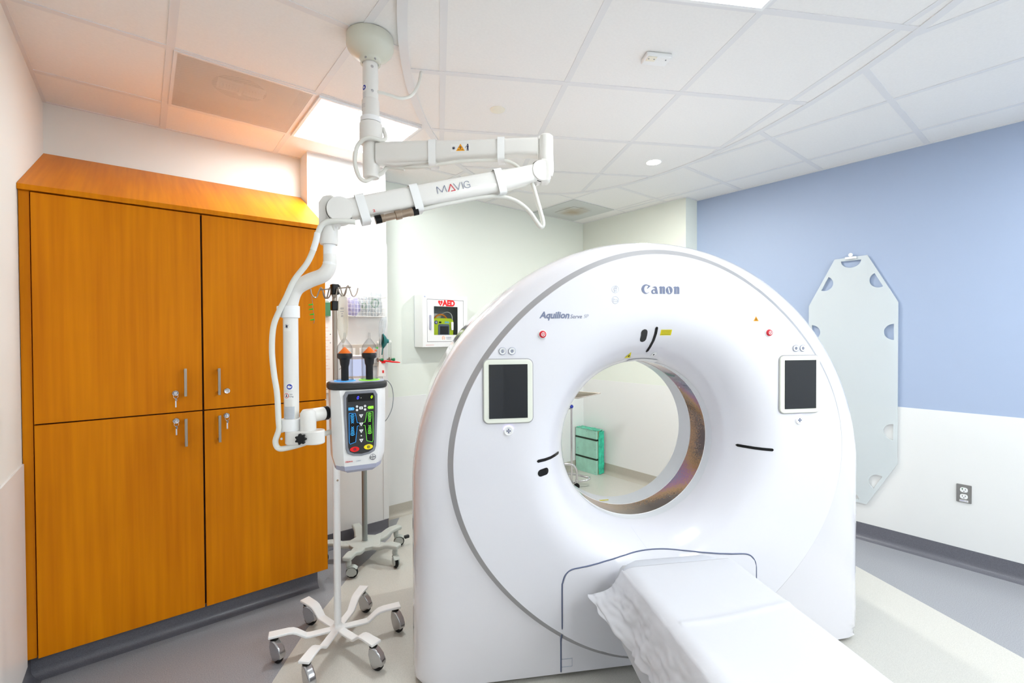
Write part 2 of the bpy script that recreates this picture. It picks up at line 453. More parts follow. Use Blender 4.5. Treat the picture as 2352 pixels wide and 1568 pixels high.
# steel-white corner guard on the pillar
bm = BM(); add_prism(bm, [(1.407, 3.312), (1.4485, 3.312), (1.4485, 3.40), (1.4442, 3.40), (1.4442, 3.3158), (1.407, 3.3158)], 0.105, 2.18)
struct(new_obj('trim_5', bm, M['wall_white']))
# beige vinyl field set into the grey floor, following the scanner's axes
pts = [Gw(x, y) for x, y in ((2.632, -1.2), (2.632, 3.0), (2.55, 3.6), (2.45, 5.2), (-0.2, 5.2), (-0.36, 3.5), (-0.474, 3.165), (-0.507, 3.088), (-0.564, 2.93),
                             (-0.611, 2.707), (-0.671, 2.463), (-0.716, 2.114), (-0.74, 1.6), (-0.72, 1.0), (-0.6, 0.2), (-0.4, -0.5))]
bm = BM()
f = bm.faces.new([bm.verts.new((p.x, p.y, 0.0008)) for p in pts])
for co, no in (((-0.39, 0, 0), (-1, 0, 0)), ((0, YB - 0.01, 0), (0, 1, 0)), ((XF - 0.01, 0, 0), (1, 0, 0)), ((0, Y0 + 0.02, 0), (0, -1, 0))):
    g = bm.verts[:] + bm.edges[:] + bm.faces[:]
    bmesh.ops.bisect_plane(bm, geom=g, plane_co=co, plane_no=no, clear_outer=True)
o = new_obj('floor_inlay', bm, M['floor_beige'], smooth=False); o.parent = bpy.data.objects['floor']

def cove(name, p0, p1, side, m, h=0.115):
    # cove base along p0-p1 (2D); side: unit 2D vector into the room
    prof = [(0, 0), (0, h), (0.006, h), (0.006, 0.04)] + [(0.006 + 0.034 * (1 - cos(radians(a))), 0.04 - 0.0385 * sin(radians(a))) for a in (15, 30, 45, 60, 75, 90)] + [(0.042, 0)]
    bm = BM(); A = []; B = []
    for d, z in prof:
        A.append(bm.verts.new((p0[0] + side[0] * d, p0[1] + side[1] * d, z)))
        B.append(bm.verts.new((p1[0] + side[0] * d, p1[1] + side[1] * d, z)))
    n = len(prof)
    bm.faces.new(A); bm.faces.new(B[::-1])
    for i in range(n): bm.faces.new((A[i], B[i], B[(i + 1) % n], A[(i + 1) % n]))
    return struct(new_obj(name, bm, m))
cove('baseboard_right', (XR, Y0), (XR, 2.3), (-1, 0), M['base_dark'])
cove('baseboard_left', (-0.4, Y0), (-0.4, 2.86), (1, 0), M['base_dark'], 0.1)
cove('baseboard_cabinet', (-0.4, 2.87), (0.80, 2.87), (0, -1), M['base_dark'], 0.118)
cove('baseboard_pillar', (0.884, 3.316), (1.444, 3.316), (0, -1), M['base_dark'], 0.10)
cove('baseboard_pillar_side', (1.444, 3.316), (1.444, YB), (1, 0), M['base_light'], 0.10)
cove('baseboard_back', (1.444, YB), (XF, YB), (0, -1), M['base_light'], 0.10)
cove('baseboard_corner', (XF, 2.3), (XF, YB), (-1, 0), M['base_light'], 0.112)

# ---- ceiling: slab, tiles and rails on two grids parted by an oval trim
ceil = wallbox('ceiling', (-0.5, Y0 - 0.1, 3.0), (4.2, 3.7, 3.08), M['slab'])
EC = (0.925, 2.10); EA, EB = 1.05, 1.86          # oval centre and half axes in the scanner frame
def in_oval(x, y, k=1.0): return ((x - EC[0]) / (EA * k)) ** 2 + ((y - EC[1]) / (EB * k)) ** 2 < 1
def w2g(x, y):
    v = RG.inverted() @ Vector((x, y, 0)); return v.x, v.y
tile_mesh = {}
def tile_piece(poly, z, name='ceiling_tile'):
    bm = BM(); add_prism(bm, poly, z, z + 0.016)
    return new_obj(name, bm, M['tile'], ceil, smooth=False)
RX0, RYL = 0.11, 0.67
RP = 0.6096
skip_R = []      # cells taken by fixtures (x0,y0,x1,y1)
FIX = {'vent': (0.122, 2.500, 0.718, 3.098), 'lamp1': (0.732, 2.500, 1.32, 3.098), 'diff': (3.115, 2.965, 3.70, 3.538)}
xs = [-0.40] + [RX0 + RP * k for k in range(0, 7)] + [XR]
ys = [Y0] + [RYL + RP * k for k in range(-5, 5)] + [YB]
def oval_cell(x0, y0, x1, y1, k=0.985):
    n = 0
    for i in range(7):
        for j in range(7):
            gx, gy = w2g(x0 + (x1 - x0) * i / 6, y0 + (y1 - y0) * j / 6)
            n += in_oval(gx, gy, k)
    return n
def clip_cell(x0, y0, x1, y1):
    # the part of a room-grid cell that lies outside the oval, as pieces made by polar slicing
    n = oval_cell(x0, y0, x1, y1)
    if n == 0: return [[(x0, y0), (x1, y0), (x1, y1), (x0, y1)]]
    return [] if n == 49 else None
lampcells = [(RX0 + RP * (1 + i_), RYL - RP * j_, RX0 + RP * (2 + i_), RYL - RP * (j_ - 1)) for i_, j_ in ((4, 3), (0, 4), (2, 4), (4, 5))]  # last two cells hold unseen lamps added for frontal light on the scanner
for i in range(len(xs) - 1):
    for j in range(len(ys) - 1):
        x0, x1, y0, y1 = xs[i] + 0.002, xs[i + 1] - 0.002, ys[j] + 0.002, ys[j + 1] - 0.002
        if x1 - x0 < 0.02 or y1 - y0 < 0.02: continue
        cx, cy = (x0 + x1) / 2, (y0 + y1) / 2
        if 0.11 < cx < 1.33 and 2.5 < cy < 3.1: continue
        if 2.5 < cy and cx > 2.6: continue
        if any(a < cx < c and b < cy < d for a, b, c, d in lampcells): continue
        if x0 > XR - 0.01: continue
        c = clip_cell(x0, y0, x1, y1)
        if c is None: c = [[(x0, y0), (x1, y0), (x1, y1), (x0, y1)]]     # runs on above the lower oval field
        for p in c: tile_piece(p, 2.7425)
# irregular row at the far corner, around the air diffuser
for a in ((2.55, 2.502, 3.11, 2.955), (2.55, 2.965, 3.105, YB), (3.115, 2.502, 3.70, 2.955), (3.712, 2.503, XF, 2.955), (3.712, 2.965, XF, YB)):
    tile_piece([(a[0], a[1]), (a[2], a[1]), (a[2], a[3]), (a[0], a[3])], 2.7425)
tile_piece([(3.115, 3.541), (3.70, 3.541), (3.70, YB), (3.115, YB)], 2.7425)

RN = [0]
def rail(a, b, wd, z, m=None, R=None):
    # a straight T-rail seen from below, from a to b (2D)
    a = Vector(a); b = Vector(b); d = (b - a).normalized(); n = Vector((-d.y, d.x)) * wd / 2
    P = [a + n, a - n, b - n, b + n]
    if R is not None: P = [(R @ Vector((p.x, p.y, 0))) for p in P]
    RN[0] += 1; z += (RN[0] % 23) * 0.00006
    bm = BM(); add_prism(bm, [(p.x, p.y) for p in P], z, z + 0.012)
    return new_obj('grid_rail', bm, M['rail'], ceil, smooth=False)
def cut_outside(p, q, step=0.02):
    # stretches of the line p-q (world) outside the oval
    p = Vector(p); q = Vector(q); L = (q - p).length; n = int(L / step); out = []; st = None
    for i in range(n + 1):
        c = p.lerp(q, i / n); g = w2g(c.x, c.y); o_ = not in_oval(g[0], g[1], 0.99)
        if o_ and st is None: st = c
        if (not o_ or i == n) and st is not None:
            if (c - st).length > 0.05: out.append((st, c))
            st = None
    return out
WR = 0.030
for k, x in enumerate(xs[1:-1]):
    top = YB if x < 3.5 else 2.96
    if x > 0.884 and x < 1.4: top = YB
    if abs(x - 0.11) < .01 or abs(x - .7196) < .01: top = 3.487
    segs = [(Y0, top)] if not (2.6 < x < 3.5) else [(Y0, 2.5)]
    for s0, s1 in segs:
        for a, b in cut_outside((x, s0), (x, s1)): rail(a, b, WR, 2.7395)
for y in ys[1:-1]:
    if y > 3.2: continue
    x1 = 3.885 if y > 2.3 else XR
    if y > 3.0: x1 = 2.55
    for a, b in cut_outside((-0.40, y), (x1, y)): rail(a, b, WR, 2.7392)
for a, b in (((3.11, 2.5), (3.11, YB)), ((3.706, 2.3), (3.706, YB)), ((2.55, 2.96), (3.885, 2.96)), ((3.11, 3.545), (3.706, 3.545))): rail(a, b, 0.014, 2.7397)
# wall angle round the room
for a, b in (((-0.392, Y0), (-0.392, 3.487)), ((-0.4, 3.479), (0.884, 3.479)), ((0.884, 3.308), (1.444, 3.308)), ((1.452, 3.316), (1.452, YB)), ((1.444, 3.552), (XF, 3.552)),
             ((3.877, 2.3), (3.877, YB)), ((3.885, 2.292), (XR, 2.292)), ((4.069, Y0), (4.069, 2.3)), ((-0.4, Y0 + .008), (XR, Y0 + .008))): rail(a, b, 0.016, 2.7385)
# inner grid (scanner frame), tiles clipped to the oval
NOV = 96
OV = [(EC[0] + EA * cos(2 * pi * i / NOV), EC[1] + EB * sin(2 * pi * i / NOV)) for i in range(NOV)]
def clip_convex(poly, clipper):
    out = poly
    n = len(clipper)
    for i in range(n):
        a, b = clipper[i], clipper[(i + 1) % n]
        inp, out = out, []
        if not inp: return []
        side = lambda p: (b[0] - a[0]) * (p[1] - a[1]) - (b[1] - a[1]) * (p[0] - a[0])
        for k in range(len(inp)):
            p, q = inp[k], inp[(k + 1) % len(inp)]
            sp_, sq = side(p), side(q)
            if sp_ >= 0: out.append(p)
            if (sp_ >= 0) != (sq >= 0):
                t = sp_ / (sp_ - sq); out.append((p[0] + (q[0] - p[0]) * t, p[1] + (q[1] - p[1]) * t))
    return out
gx = [0.028 - RP, 0.028, 0.632, 1.240, 1.868, 1.868 + RP]
gy = [2.226 - RP * 4, 2.226 - RP * 3, 2.226 - RP * 2, 2.226 - RP, 2.226, 2.840, 3.430, 4.04]
for i in range(len(gx) - 1):
    for j in range(len(gy) - 1):
        if i == 2 and j == 2: continue          # lamp
        P = clip_convex([(gx[i] + .002, gy[j] + .002), (gx[i + 1] - .002, gy[j] + .002), (gx[i + 1] - .002, gy[j + 1] - .002), (gx[i] + .002, gy[j + 1] - .002)], OV)
        if len(P) > 2:
            W_ = [Gw(*p) for p in P]
            tile_piece([(p.x, p.y) for p in W_], 2.7335)
for x in gx[1:-1]:
    h = EB * math.sqrt(max(0, 1 - ((x - EC[0]) / EA) ** 2)); rail((x, EC[1] - h), (x, EC[1] + h), WR, 2.7305, R=RG)
for y in gy[1:-1]:
    t = 1 - ((y - EC[1]) / EB) ** 2
    if t > 0:
        h = EA * math.sqrt(t); rail((EC[0] - h, y), (EC[0] + h, y), WR, 2.7302, R=RG)
bm = BM(); n = 160; R1 = []; R2 = []; R3 = []; R4 = []
for i in range(n):
    a = 2 * pi * i / n
    for Rl, k, z in ((R1, -0.004, 2.729), (R2, 0.036, 2.729), (R3, 0.036, 2.758), (R4, -0.004, 2.758)):
        p = Gw(EC[0] + (EA + k) * cos(a), EC[1] + (EB + k) * sin(a), z); Rl.append(bm.verts.new(p))
for A, B in ((R1, R2), (R2, R3), (R3, R4), (R4, R1)):
    for i in range(n): bm.faces.new((A[i], A[(i + 1) % n], B[(i + 1) % n], B[i]))
struct(new_obj('trim_6', bm, M['rail'], smooth=False))

# ================================================================== CEILING FIXTURES
def troffer(loc, rz, w, h, label, dome=False, zb=HC - 0.012, lens='lamp_flat'):
    t = thing('ceiling_light', label, 'ceiling light', (loc[0], loc[1], zb), rz)
    bm = BM()
    add_frame(bm, -w / 2, -h / 2, w / 2, h / 2, .014, 0, .02)
    new_obj('frame', bm, M['white'], t)
    if dome:
        bm = BM(); P0 = [(-w / 2 + .012, -h / 2 + .012, .01), (w / 2 - .012, -h / 2 + .012, .01), (w / 2 - .012, h / 2 - .012, .01), (-w / 2 + .012, h / 2 - .012, .01)]
        a = [bm.verts.new(p) for p in P0]; b = [bm.verts.new((p[0] * .72, p[1] * .72, .09)) for p in P0]
        for i in range(4): bm.faces.new((a[i], a[(i + 1) % 4], b[(i + 1) % 4], b[i]))
        bm.faces.new(b)
        new_obj('reflector_pan', bm, M['lamp_pan'], t, smooth=False)
        lathe('bowl_diffuser', [(0.15, 0.075), (0.148, 0.05), (0.13, 0.025), (0.09, 0.008), (0.04, 0.001), (0, 0)], M['lamp_dome'], t, 40)
        bm = BM(); add_tube(bm, [(0.158 * cos(2 * pi * i / 40), 0.158 * sin(2 * pi * i / 40), 0.07) for i in range(40)], 0.008, 8, closed=True)
        new_obj('bowl_ring', bm, M['white'], t)
    else:
        box('lens', (-w / 2 + .012, -h / 2 + .012, .006), (w / 2 - .012, h / 2 - .012, .014), M[lens], t)
    return t
troffer((1.026, 2.799), 0, 0.588, 0.592, 'square recessed ceiling light with a round glowing bowl, behind the arm column', dome=True)
p = Gw(0.936, 2.226 - RP * 1.5)
troffer((p.x, p.y), AG, 0.585, 0.585, 'square recessed ceiling light cut off by the top edge of the photo', lens='lamp_near', zb=HC - 0.02)
for i_, (a, b, c, d) in enumerate(lampcells):
    troffer(((a + c) / 2, (b + d) / 2), 0, c - a - .025, d - b - .025, ('flat square ceiling light near the blue wall, beside the camera', 'flat square ceiling light behind the camera, nearest the left wall', 'unseen flat square ceiling light added behind the camera to brighten the scanner front, in the middle', 'unseen flat square ceiling light added furthest behind the camera to brighten the scanner front')[i_])

# perforated return grille with the duct mouth behind it
v0 = FIX['vent']; vx, vy = (v0[0] + v0[2]) / 2, (v0[1] + v0[3]) / 2; hw, hh = (v0[2] - v0[0]) / 2, (v0[3] - v0[1]) / 2
t = thing('air_return_grille', 'square perforated ceiling grille above the wooden cabinet, duct mouth showing through', 'air vent', (vx, vy, HC - 0.003))
box('perforated_plate', (-hw + .012, -hh + .012, 0), (hw - .012, hh - .012, 0.0012), M['perf'], t)
bm = BM()
add_frame(bm, -hw, -hh, hw, hh, .014, -.001, .012)
new_obj('frame', bm, M['rail'], t)
bm = BM()
a = [bm.verts.new(p) for p in ((-hw + .01, -hh + .01, .002), (hw - .01, -hh + .01, .002), (hw - .01, hh - .01, .002), (-hw + .01, hh - .01, .002))]
b = [bm.verts.new((v.co.x * .9, v.co.y * .9, .07)) for v in a]
for i in range(4): bm.faces.new((a[i], a[(i + 1) % 4], b[(i + 1) % 4], b[i]))
bm.faces.new(b); new_obj('back_pan', bm, M['plenum_in'], t, smooth=False)
lathe('duct_mouth', [(0.125, 0.069), (0.125, 0.066), (0, 0.066)], M['duct'], t, 40, Matrix.Translation((0, .03, 0)))
bm = BM()
for k in range(8): add_box(bm, (-0.105 + k * .014, -0.075, .045), (-0.098 + k * .014, -0.005, .062))
for k in range(7): add_box(bm, (0.015 + k * .014, -0.075, .045), (0.021 + k * .014, -0.01, .062))
add_box(bm, (-0.105, -0.012, .045), (0.0, 0.0, .064)); add_box(bm, (-0.105, -0.08, .045), (0.0, -0.07, .064)); add_box(bm, (0.012, -0.085, .045), (0.11, -0.075, .064)); add_box(bm, (0.012, -0.015, .045), (0.11, -0.005, .064))
add_box(bm, (-.003, -.09, .045), (.009, .02, .064))
bm.transform(Matrix.Translation((0, .04, 0))); new_obj('damper', bm, M['white'], t)

v0 = FIX['diff']; vx, vy = (v0[0] + v0[2]) / 2, (v0[1] + v0[3]) / 2
t = thing('air_diffuser', 'square grey ceiling air diffuser with a dusty centre, in the far corner', 'air vent', (vx, vy, HC - 0.004))
box('face_plate', (-.288, -.282, 0), (.288, .282, .006), M['smudge'], t, bevel=.002)
box('centre_plate', (-.13, -.13, -.005), (.13, .13, 0), M['smudge'], t, bevel=.002)

def gthing(name, label, cat, x, y, z, group=None):
    p = Gw(x, y, z); return thing(name, label, cat, p, AG, group)
t = gthing('ceiling_cover_disc', 'small cream round cover disc on a ceiling tile above the support arm', 'cover plate', 0.33, 2.541, 2.7335)
lathe('disc', [(0, -.006), (.036, -.006), (.041, -.003), (.042, 0)], M['cream'], t)
t = gthing('downlight', 'small round lit downlight in the ceiling above the scanner', 'ceiling light', 1.541, 3.141, 2.7335)
lathe('trim_ring', [(.05, -.003), (.056, -.001), (.058, 0)], M['white'], t)
lathe('lens', [(0, -.003), (.05, -.003)], M['lamp_spot'], t)
ld = bpy.data.lights.new('downlight_beam', 'AREA'); ld.shape = 'DISK'; ld.size = .09; ld.energy = 8.5; ld.color = (1.0, 1.0, .93)
lo = bpy.data.objects.new('downlight_beam', ld); COL.objects.link(lo); lo.parent = t; lo.location = (0, 0, -.006)
t = gthing('ceiling_sensor', 'small rectangular cream sensor box on the ceiling tile near the lit panel', 'sensor', 0.972, 1.955, 2.7335)
box('housing', (-.06, -.035, -.022), (.06, .035, 0), M['white'], t, bevel=.006)
box('sensor_plate', (-.052, -.034, -.025), (-.01, .0, -.021), M['cream'], t, bevel=.002)
bm = BM()
for x, y in ((-.045, -.02), (-.02, -.02), (.035, -.02)): add_lathe(bm, [(0, 0), (.003, 0), (.003, .002)], 10, 0, Matrix.Translation((x, y, -.0262)))
new_obj("screws", bm, M["grey"], t)["kind"] = "stuff"

# ================================================================== CABINET
cab = thing('storage_cabinet', 'tall built-in orange cherry wood cabinet with four doors and a sloped top', 'cabinet', (0.23, 2.78, 0))
CX, CY = 0.23, 2.78
def cb(x0, y0, z0, x1, y1, z1): return (x0 - CX, y0 - CY, z0), (x1 - CX, y1 - CY, z1)
XL, XE, ZB, ZM, ZT = -0.361, 0.836, 0.121, 1.117, 2.100
a, b = cb(-0.398, 2.815, .121, 0.838, 3.48, 2.105); bm = BM(); add_box(bm, a, b)
new_obj('carcass', bm, [M['wood']], cab)
a, b = cb(-0.36, 2.803, .13, 0.835, 2.8155, 2.098); box('door_gap_backing', a, b, M['wood_dark'], cab)
# left filler strip
a, b = cb(-0.398, 2.797, .121, -0.366, 2.816, 2.105); box('filler_strip', a, b, M['wood'], cab)
# cornice lip and sloped top
prof = [(2.775, 2.106), (2.775, 2.128), (3.484, 2.469), (3.484, 2.106)]
bm = BM(); A = [bm.verts.new((-0.399 - CX, y - CY, z)) for y, z in prof]
xr = [0.84, 0.84, 0.882, 0.882]
B = [bm.verts.new((x - CX, y - CY, z)) for (y, z), x in zip(prof, xr)]
bm.faces.new(A); bm.faces.new(B[::-1])
for i in range(4): bm.faces.new((A[i], B[i], B[(i + 1) % 4], A[(i + 1) % 4]))
# stop the slope at the pillar
bmesh.ops.bisect_plane(bm, geom=bm.verts[:] + bm.edges[:] + bm.faces[:], plane_co=(0.883 - CX, 0, 0), plane_no=(1, 0, 0), clear_outer=True)
new_obj('sloped_top', bm, M['wood_top'], cab, smooth=False)
MX = 0.236
def door(x0, x1, z0, z1, hx, hz, lx, lz, key, nm):
    a, b = cb(x0, 2.783, z0, x1, 2.803, z1); d = box('door', a, b, M['wood'], cab, bevel=.0012)
    # handle: bar on two standoffs
    bm = BM(); bx, by = hx - CX, 2.783 - CY
    add_box(bm, (bx - .006, by - .038, hz - .068), (bx + .006, by - .028, hz + .068))
    add_box(bm, (bx - .005, by - .030, hz + .050), (bx + .005, by, hz + .062)); add_box(bm, (bx - .005, by - .030, hz - .062), (bx + .005, by, hz - .050))
    new_obj('handle', bm, M['steel'], d, bevel=.0015)
    X = aim((lx - CX, by, lz), (0, -1, 0))
    bm = BM(); add_lathe(bm, [(0, .004), (.007, .004), (.008, .006), (.013, .007), (.0145, .004), (.015, 0)], 24, 0, X)
    new_obj('lock', bm, M['chrome'], d)
    if key:
        bm = BM(); x, z = lx - CX, lz
        add_box(bm, (x - .0015, by - .028, z - .007), (x + .0015, by - .006, z + .007))
        add_tube(bm, [(x + .009 * sin(2 * pi * i / 14), by - .029, z - .012 + .011 * cos(2 * pi * i / 14)) for i in range(14)], .0012, 6, closed=True)
        add_tube(bm, [(x, by - .030, z - .022), (x + .003, by - .026, z - .034)], [.006, .0045], 8)
        add_box(bm, (x - .0028, by - .027, z - .066), (x + .0028, by - .0255, z - .034))
        new_obj('key', bm, M['chrome'], d)
    return d
door(XL, MX - .004, ZM + .003, ZT, 0.162, 1.265, 0.123, 1.213, True, 'ul')
door(MX + .004, XE, ZM + .003, ZT, 0.302, 1.26, 0.339, 1.208, False, 'ur')
door(XL, MX - .004, ZB, ZM - .003, 0.162, 1.02, 0.124, 1.078, True, 'll')
door(MX + .004, XE, ZB, ZM - .003, 0.302, 1.02, 0.335, 1.081, True, 'lr')

# ================================================================== CT SCANNER
g0 = Gw(0.967, 1.9)
ct = thing('ct_scanner', 'large glossy white ring-shaped CT scanner with a round bore', 'medical scanner', (g0.x, g0.y, 0), AG)
ZI = 0.972; ZG = 0.952
def rg(th): return 0.8835 + 0.011 * cos(2 * th) + 0.0155 * cos(4 * th)
PROF = [(.39, .235), (.392, .226), (.397, .208), (.405, .185), (.418, .155), (.436, .122), (.46, .086), (.49, .050), (.52, .026), (.555, .010), (.59, .002), (.62, 0)]
def yprof(r):
    if r >= .62: return 0.0
    for (a, ya), (b, yb) in zip(PROF[:-1], PROF[1:]):
        if a <= r <= b: return ya + (yb - ya) * (r - a) / (b - a)
    return PROF[0][1]
NT = 256
TH = [2 * pi * i / NT for i in range(NT)]
RO, ZO, XO, ZBOT = 1.085, 0.835, 1.085, 0.022
def outline(th, inset=0.0):
    # where the ray from (0, ZG) meets the body outline
    c, s = cos(th), sin(th); R = RO - inset; X = XO - inset
    d = ZG - ZO
    bq = d * s; t = -bq + math.sqrt(bq * bq - (d * d - R * R))
    if ZG + t * s < ZO:
        t = X / abs(c) if abs(c) > 1e-6 else 1e9
        t2 = (ZG - ZBOT) / -s if s < 0 else 1e9
        t = min(t, t2)
    return t
def edge_d(x, z):
    # distance inside the side/arch outline
    if z > ZO: return RO - math.hypot(x, z - ZO)
    return XO - abs(x)
def yedge(d):
    T = [(0, .15), (.01, .105), (.025, .072), (.045, .048), (.07, .034), (.10, .026), (.14, .022)]
    if d >= .14: return .022
    for (a, ya), (b, yb) in zip(T[:-1], T[1:]):
        if a <= d <= b: return ya + (yb - ya) * (d - a) / (b - a)
    return .15
W_CH = 0.022
def pt(th, r, zc): return (r * cos(th), zc + r * sin(th))
def ringsheet(name, rings, m, parent, closed=True, mi=None, label=None, bms=None):
    bm = BM(); V = [[bm.verts.new(p) for p in r] for r in rings]; n = len(rings[0])
    for k in range(len(V) - 1):
        for i in range(n if closed else n - 1):
            bm.faces.new((V[k][i], V[k][(i + 1) % n], V[k + 1][(i + 1) % n], V[k + 1][i]))
    return new_obj(name, bm, m, parent, ang=30, label=label)
# front disc with the concave funnel
rings = []
for r, y in PROF: rings.append([(pt(th, r, ZI)[0], y, pt(th, r, ZI)[1]) for th in TH])
for k in range(1, 6):
    f_ = k / 5; rings.append([((.62 * (1 - f_) + rg(th) * f_) * cos(th), 0, (ZI * (1 - f_) + ZG * f_) + (.62 * (1 - f_) + rg(th) * f_) * sin(th)) for th in TH])
rings.append([(rg(th) * cos(th) * 1.0015, .002, ZG + rg(th) * sin(th) * 1.0015) for th in TH])
front = ringsheet('front_cover', rings, M['gantry'], ct)
r_ = [[((rg(th) + W_CH * f_ + .0015) * cos(th), .002 + .020 * f_, ZG + (rg(th) + W_CH * f_ + .0015) * sin(th)) for th in TH] for f_ in (0, .5, 1)]
ringsheet('accent_band', r_, M['groove'], ct, label='silver grey band round the front disc')
rings = []
def rimpt(th, f_):
    a = rg(th) + W_CH + .0015; b = outline(th); t = a + (b - a) * f_
    x, z = t * cos(th), ZG + t * sin(th)
    y0 = yedge(edge_d(x, z)); y = .022 * (1 - min(1, f_ * 3)) + y0 * min(1, f_ * 3)
    return (x, y, z)
for f_ in (0, .12, .25, .4, .55, .7, .8, .88, .94, .975, 1.0): rings.append([rimpt(th, f_) for th in TH])
for y in (.3, .5, .7, .80):
    rings.append([(outline(th) * cos(th), y if True else 0, ZG + outline(th) * sin(th)) for th in TH])
for ins, y in ((.01, .845), (.03, .875), (.06, .89)):
    rings.append([((outline(th) - ins) * cos(th), y, ZG + (outline(th) - ins) * sin(th)) for th in TH])
for r, y in ((.62, .89), (.57, .865), (.52, .77), (.465, .67), (.417, .60), (.39, .55)):
    rings.append([(r * cos(th), y, ZI + r * sin(th)) for th in TH])
# make the rows under the bottom edge run straight back
rim = ringsheet('outer_housing', rings, M['gantry_side'], ct)
for nm, y0, y1, m, lb, r in (('bore_lip', .234, .285, 'bore', None, .3895), ('scan_window', .285, .43, 'mylar', 'brown iridescent window film band', .3885), ('bore_liner', .43, .555, 'bore', None, .3895)):
    ringsheet(nm, [[(r * cos(th), y0 + (y1 - y0) * k / 2, ZI + r * sin(th)) for th in TH] for k in range(3)], M[m], ct, label=lb)
for y in (.285, .43):
    bm = BM(); add_tube(bm, [(.3885 * cos(th), y, ZI + .3885 * sin(th)) for th in TH[::2]], .002, 6, closed=True); new_obj('window_bead', bm, M['white'], ct)
box('warning_strip', (-.16, .455, .6), (-.07, .463, .602), M['yellow'], ct, label='small yellow strip inside the bore')
def ysurf(x, z):
    r = math.hypot(x, z - ZI)
    if r < .62: return yprof(r)
    th = math.atan2(z - ZG, x); rr = math.hypot(x, z - ZG); g = rg(th) + .0015
    if rr <= g: return 0.0
    if rr < g + W_CH: return .002 + .020 * (rr - g) / W_CH
    f_ = (rr - g - W_CH) / max(1e-6, outline(th) - g - W_CH)
    return .022 * (1 - min(1, f_ * 3)) + yedge(edge_d(x, z)) * min(1, f_ * 3)
# docking cover: lower front panel, its own skin standing 3 mm proud, parted by a dark seam
seam = [(-.453, .03), (-.453, .20), (-.453, .40), (-.450, .43), (-.438, .462), (-.412, .482), (-.37, .488), (-.32, .492), (-.26, .497), (-.20, .500), (-.12, .503), (-.04, .504), (.05, .503), (.15, .499), (.25, .494), (.34, .490), (.40, .487), (.432, .478), (.453, .458), (.463, .43), (.465, .38), (.465, .2), (.465, .03)]
sm = catmull([(x, 0, z) for x, z in seam], 5)
bm = BM(); add_tube(bm, [(p.x, ysurf(p.x, p.z) + .0005, p.z) for p in sm], .0033, 8)
new_obj('panel_seam', bm, M['seam'], ct, label='dark seam round the docking panel')
bm = BM(); n = 120; t0, t1 = radians(212), radians(330)
rr_ = [(.47, 0), (.49, 0), (.52, 0), (.555, 0), (.59, 0), (.62, 0), (.70, 0), (.80, 0)]
Rg = []
for k in range(n + 1):
    th = t0 + (t1 - t0) * k / n; row = []
    for r, _ in rr_:
        z = (ZI if r <= .62 else ZI + (ZG - ZI) * (r - .62) / .26) + r * sin(th); row.append((r * cos(th), z, 0))
    g = rg(th)
    row.append((g * cos(th), ZG + g * sin(th), 0)); row.append(((g + .0015) * cos(th), ZG + (g + .0015) * sin(th), 1)); row.append(((g + .0235) * cos(th), ZG + (g + .0235) * sin(th), 1))
    e = outline(th)
    for f_ in (.3, .6, 1.0): row.append(((g + .0235 + (e - g - .0235) * f_) * cos(th), ZG + (g + .0235 + (e - g - .0235) * f_) * sin(th), 0))
    Rg.append([bm.verts.new((x, ysurf(x, z) - .003, z)) for x, z, _ in row])
for k in range(n):
    for j in range(len(Rg[0]) - 1):
        f = bm.faces.new((Rg[k][j], Rg[k + 1][j], Rg[k + 1][j + 1], Rg[k][j + 1])); f.material_index = 1 if j == 9 else 0
cuts = [((-.449, 0, 0), (-1, 0, 0)), ((.461, 0, 0), (1, 0, 0)), ((0, 0, .499), (0, 0, 1)), ((0, 0, .026), (0, 0, -1)),
        ((-.449, 0, .425), (-.9, 0, .35)), ((-.440, 0, .458), (-.7, 0, .7)), ((-.41, 0, .480), (-.3, 0, .95)),
        ((.461, 0, .43), (.9, 0, .3)), ((.451, 0, .456), (.7, 0, .7)), ((.43, 0, .476), (.3, 0, .95)), ((.36, 0, .486), (.035, 0, 1)), ((-.34, 0, .487), (-.05, 0, 1))]
for co, no in cuts:
    bmesh.ops.bisect_plane(bm, geom=bm.verts[:] + bm.edges[:] + bm.faces[:], plane_co=co, plane_no=no, clear_outer=True)
new_obj('docking_panel', bm, [M['gantry'], M['groove']], ct, ang=30)
bm = BM()
for a, b in (((-.450, -.004, .086), (-.404, -.001, .088)), ((-.450, -.004, .052), (-.404, -.001, .054)), ((-.405, -.004, .052), (-.403, -.001, .088))):
    add_box(bm, (a[0], .0165, a[2]), (b[0], .0225, b[2]))
new_obj('access_flap', bm, M['logo_soft'], ct)
# faint film stroke under the bore
sp_ = catmull([(-.105, 0, .566), (-.085, 0, .545), (-.068, 0, .515), (-.052, 0, .475), (-.043, 0, .508 - .06)], 5)
# base plinth under the body
box('plinth', (-.98, .10, 0), (.98, .80, .03), M['dark'], ct)
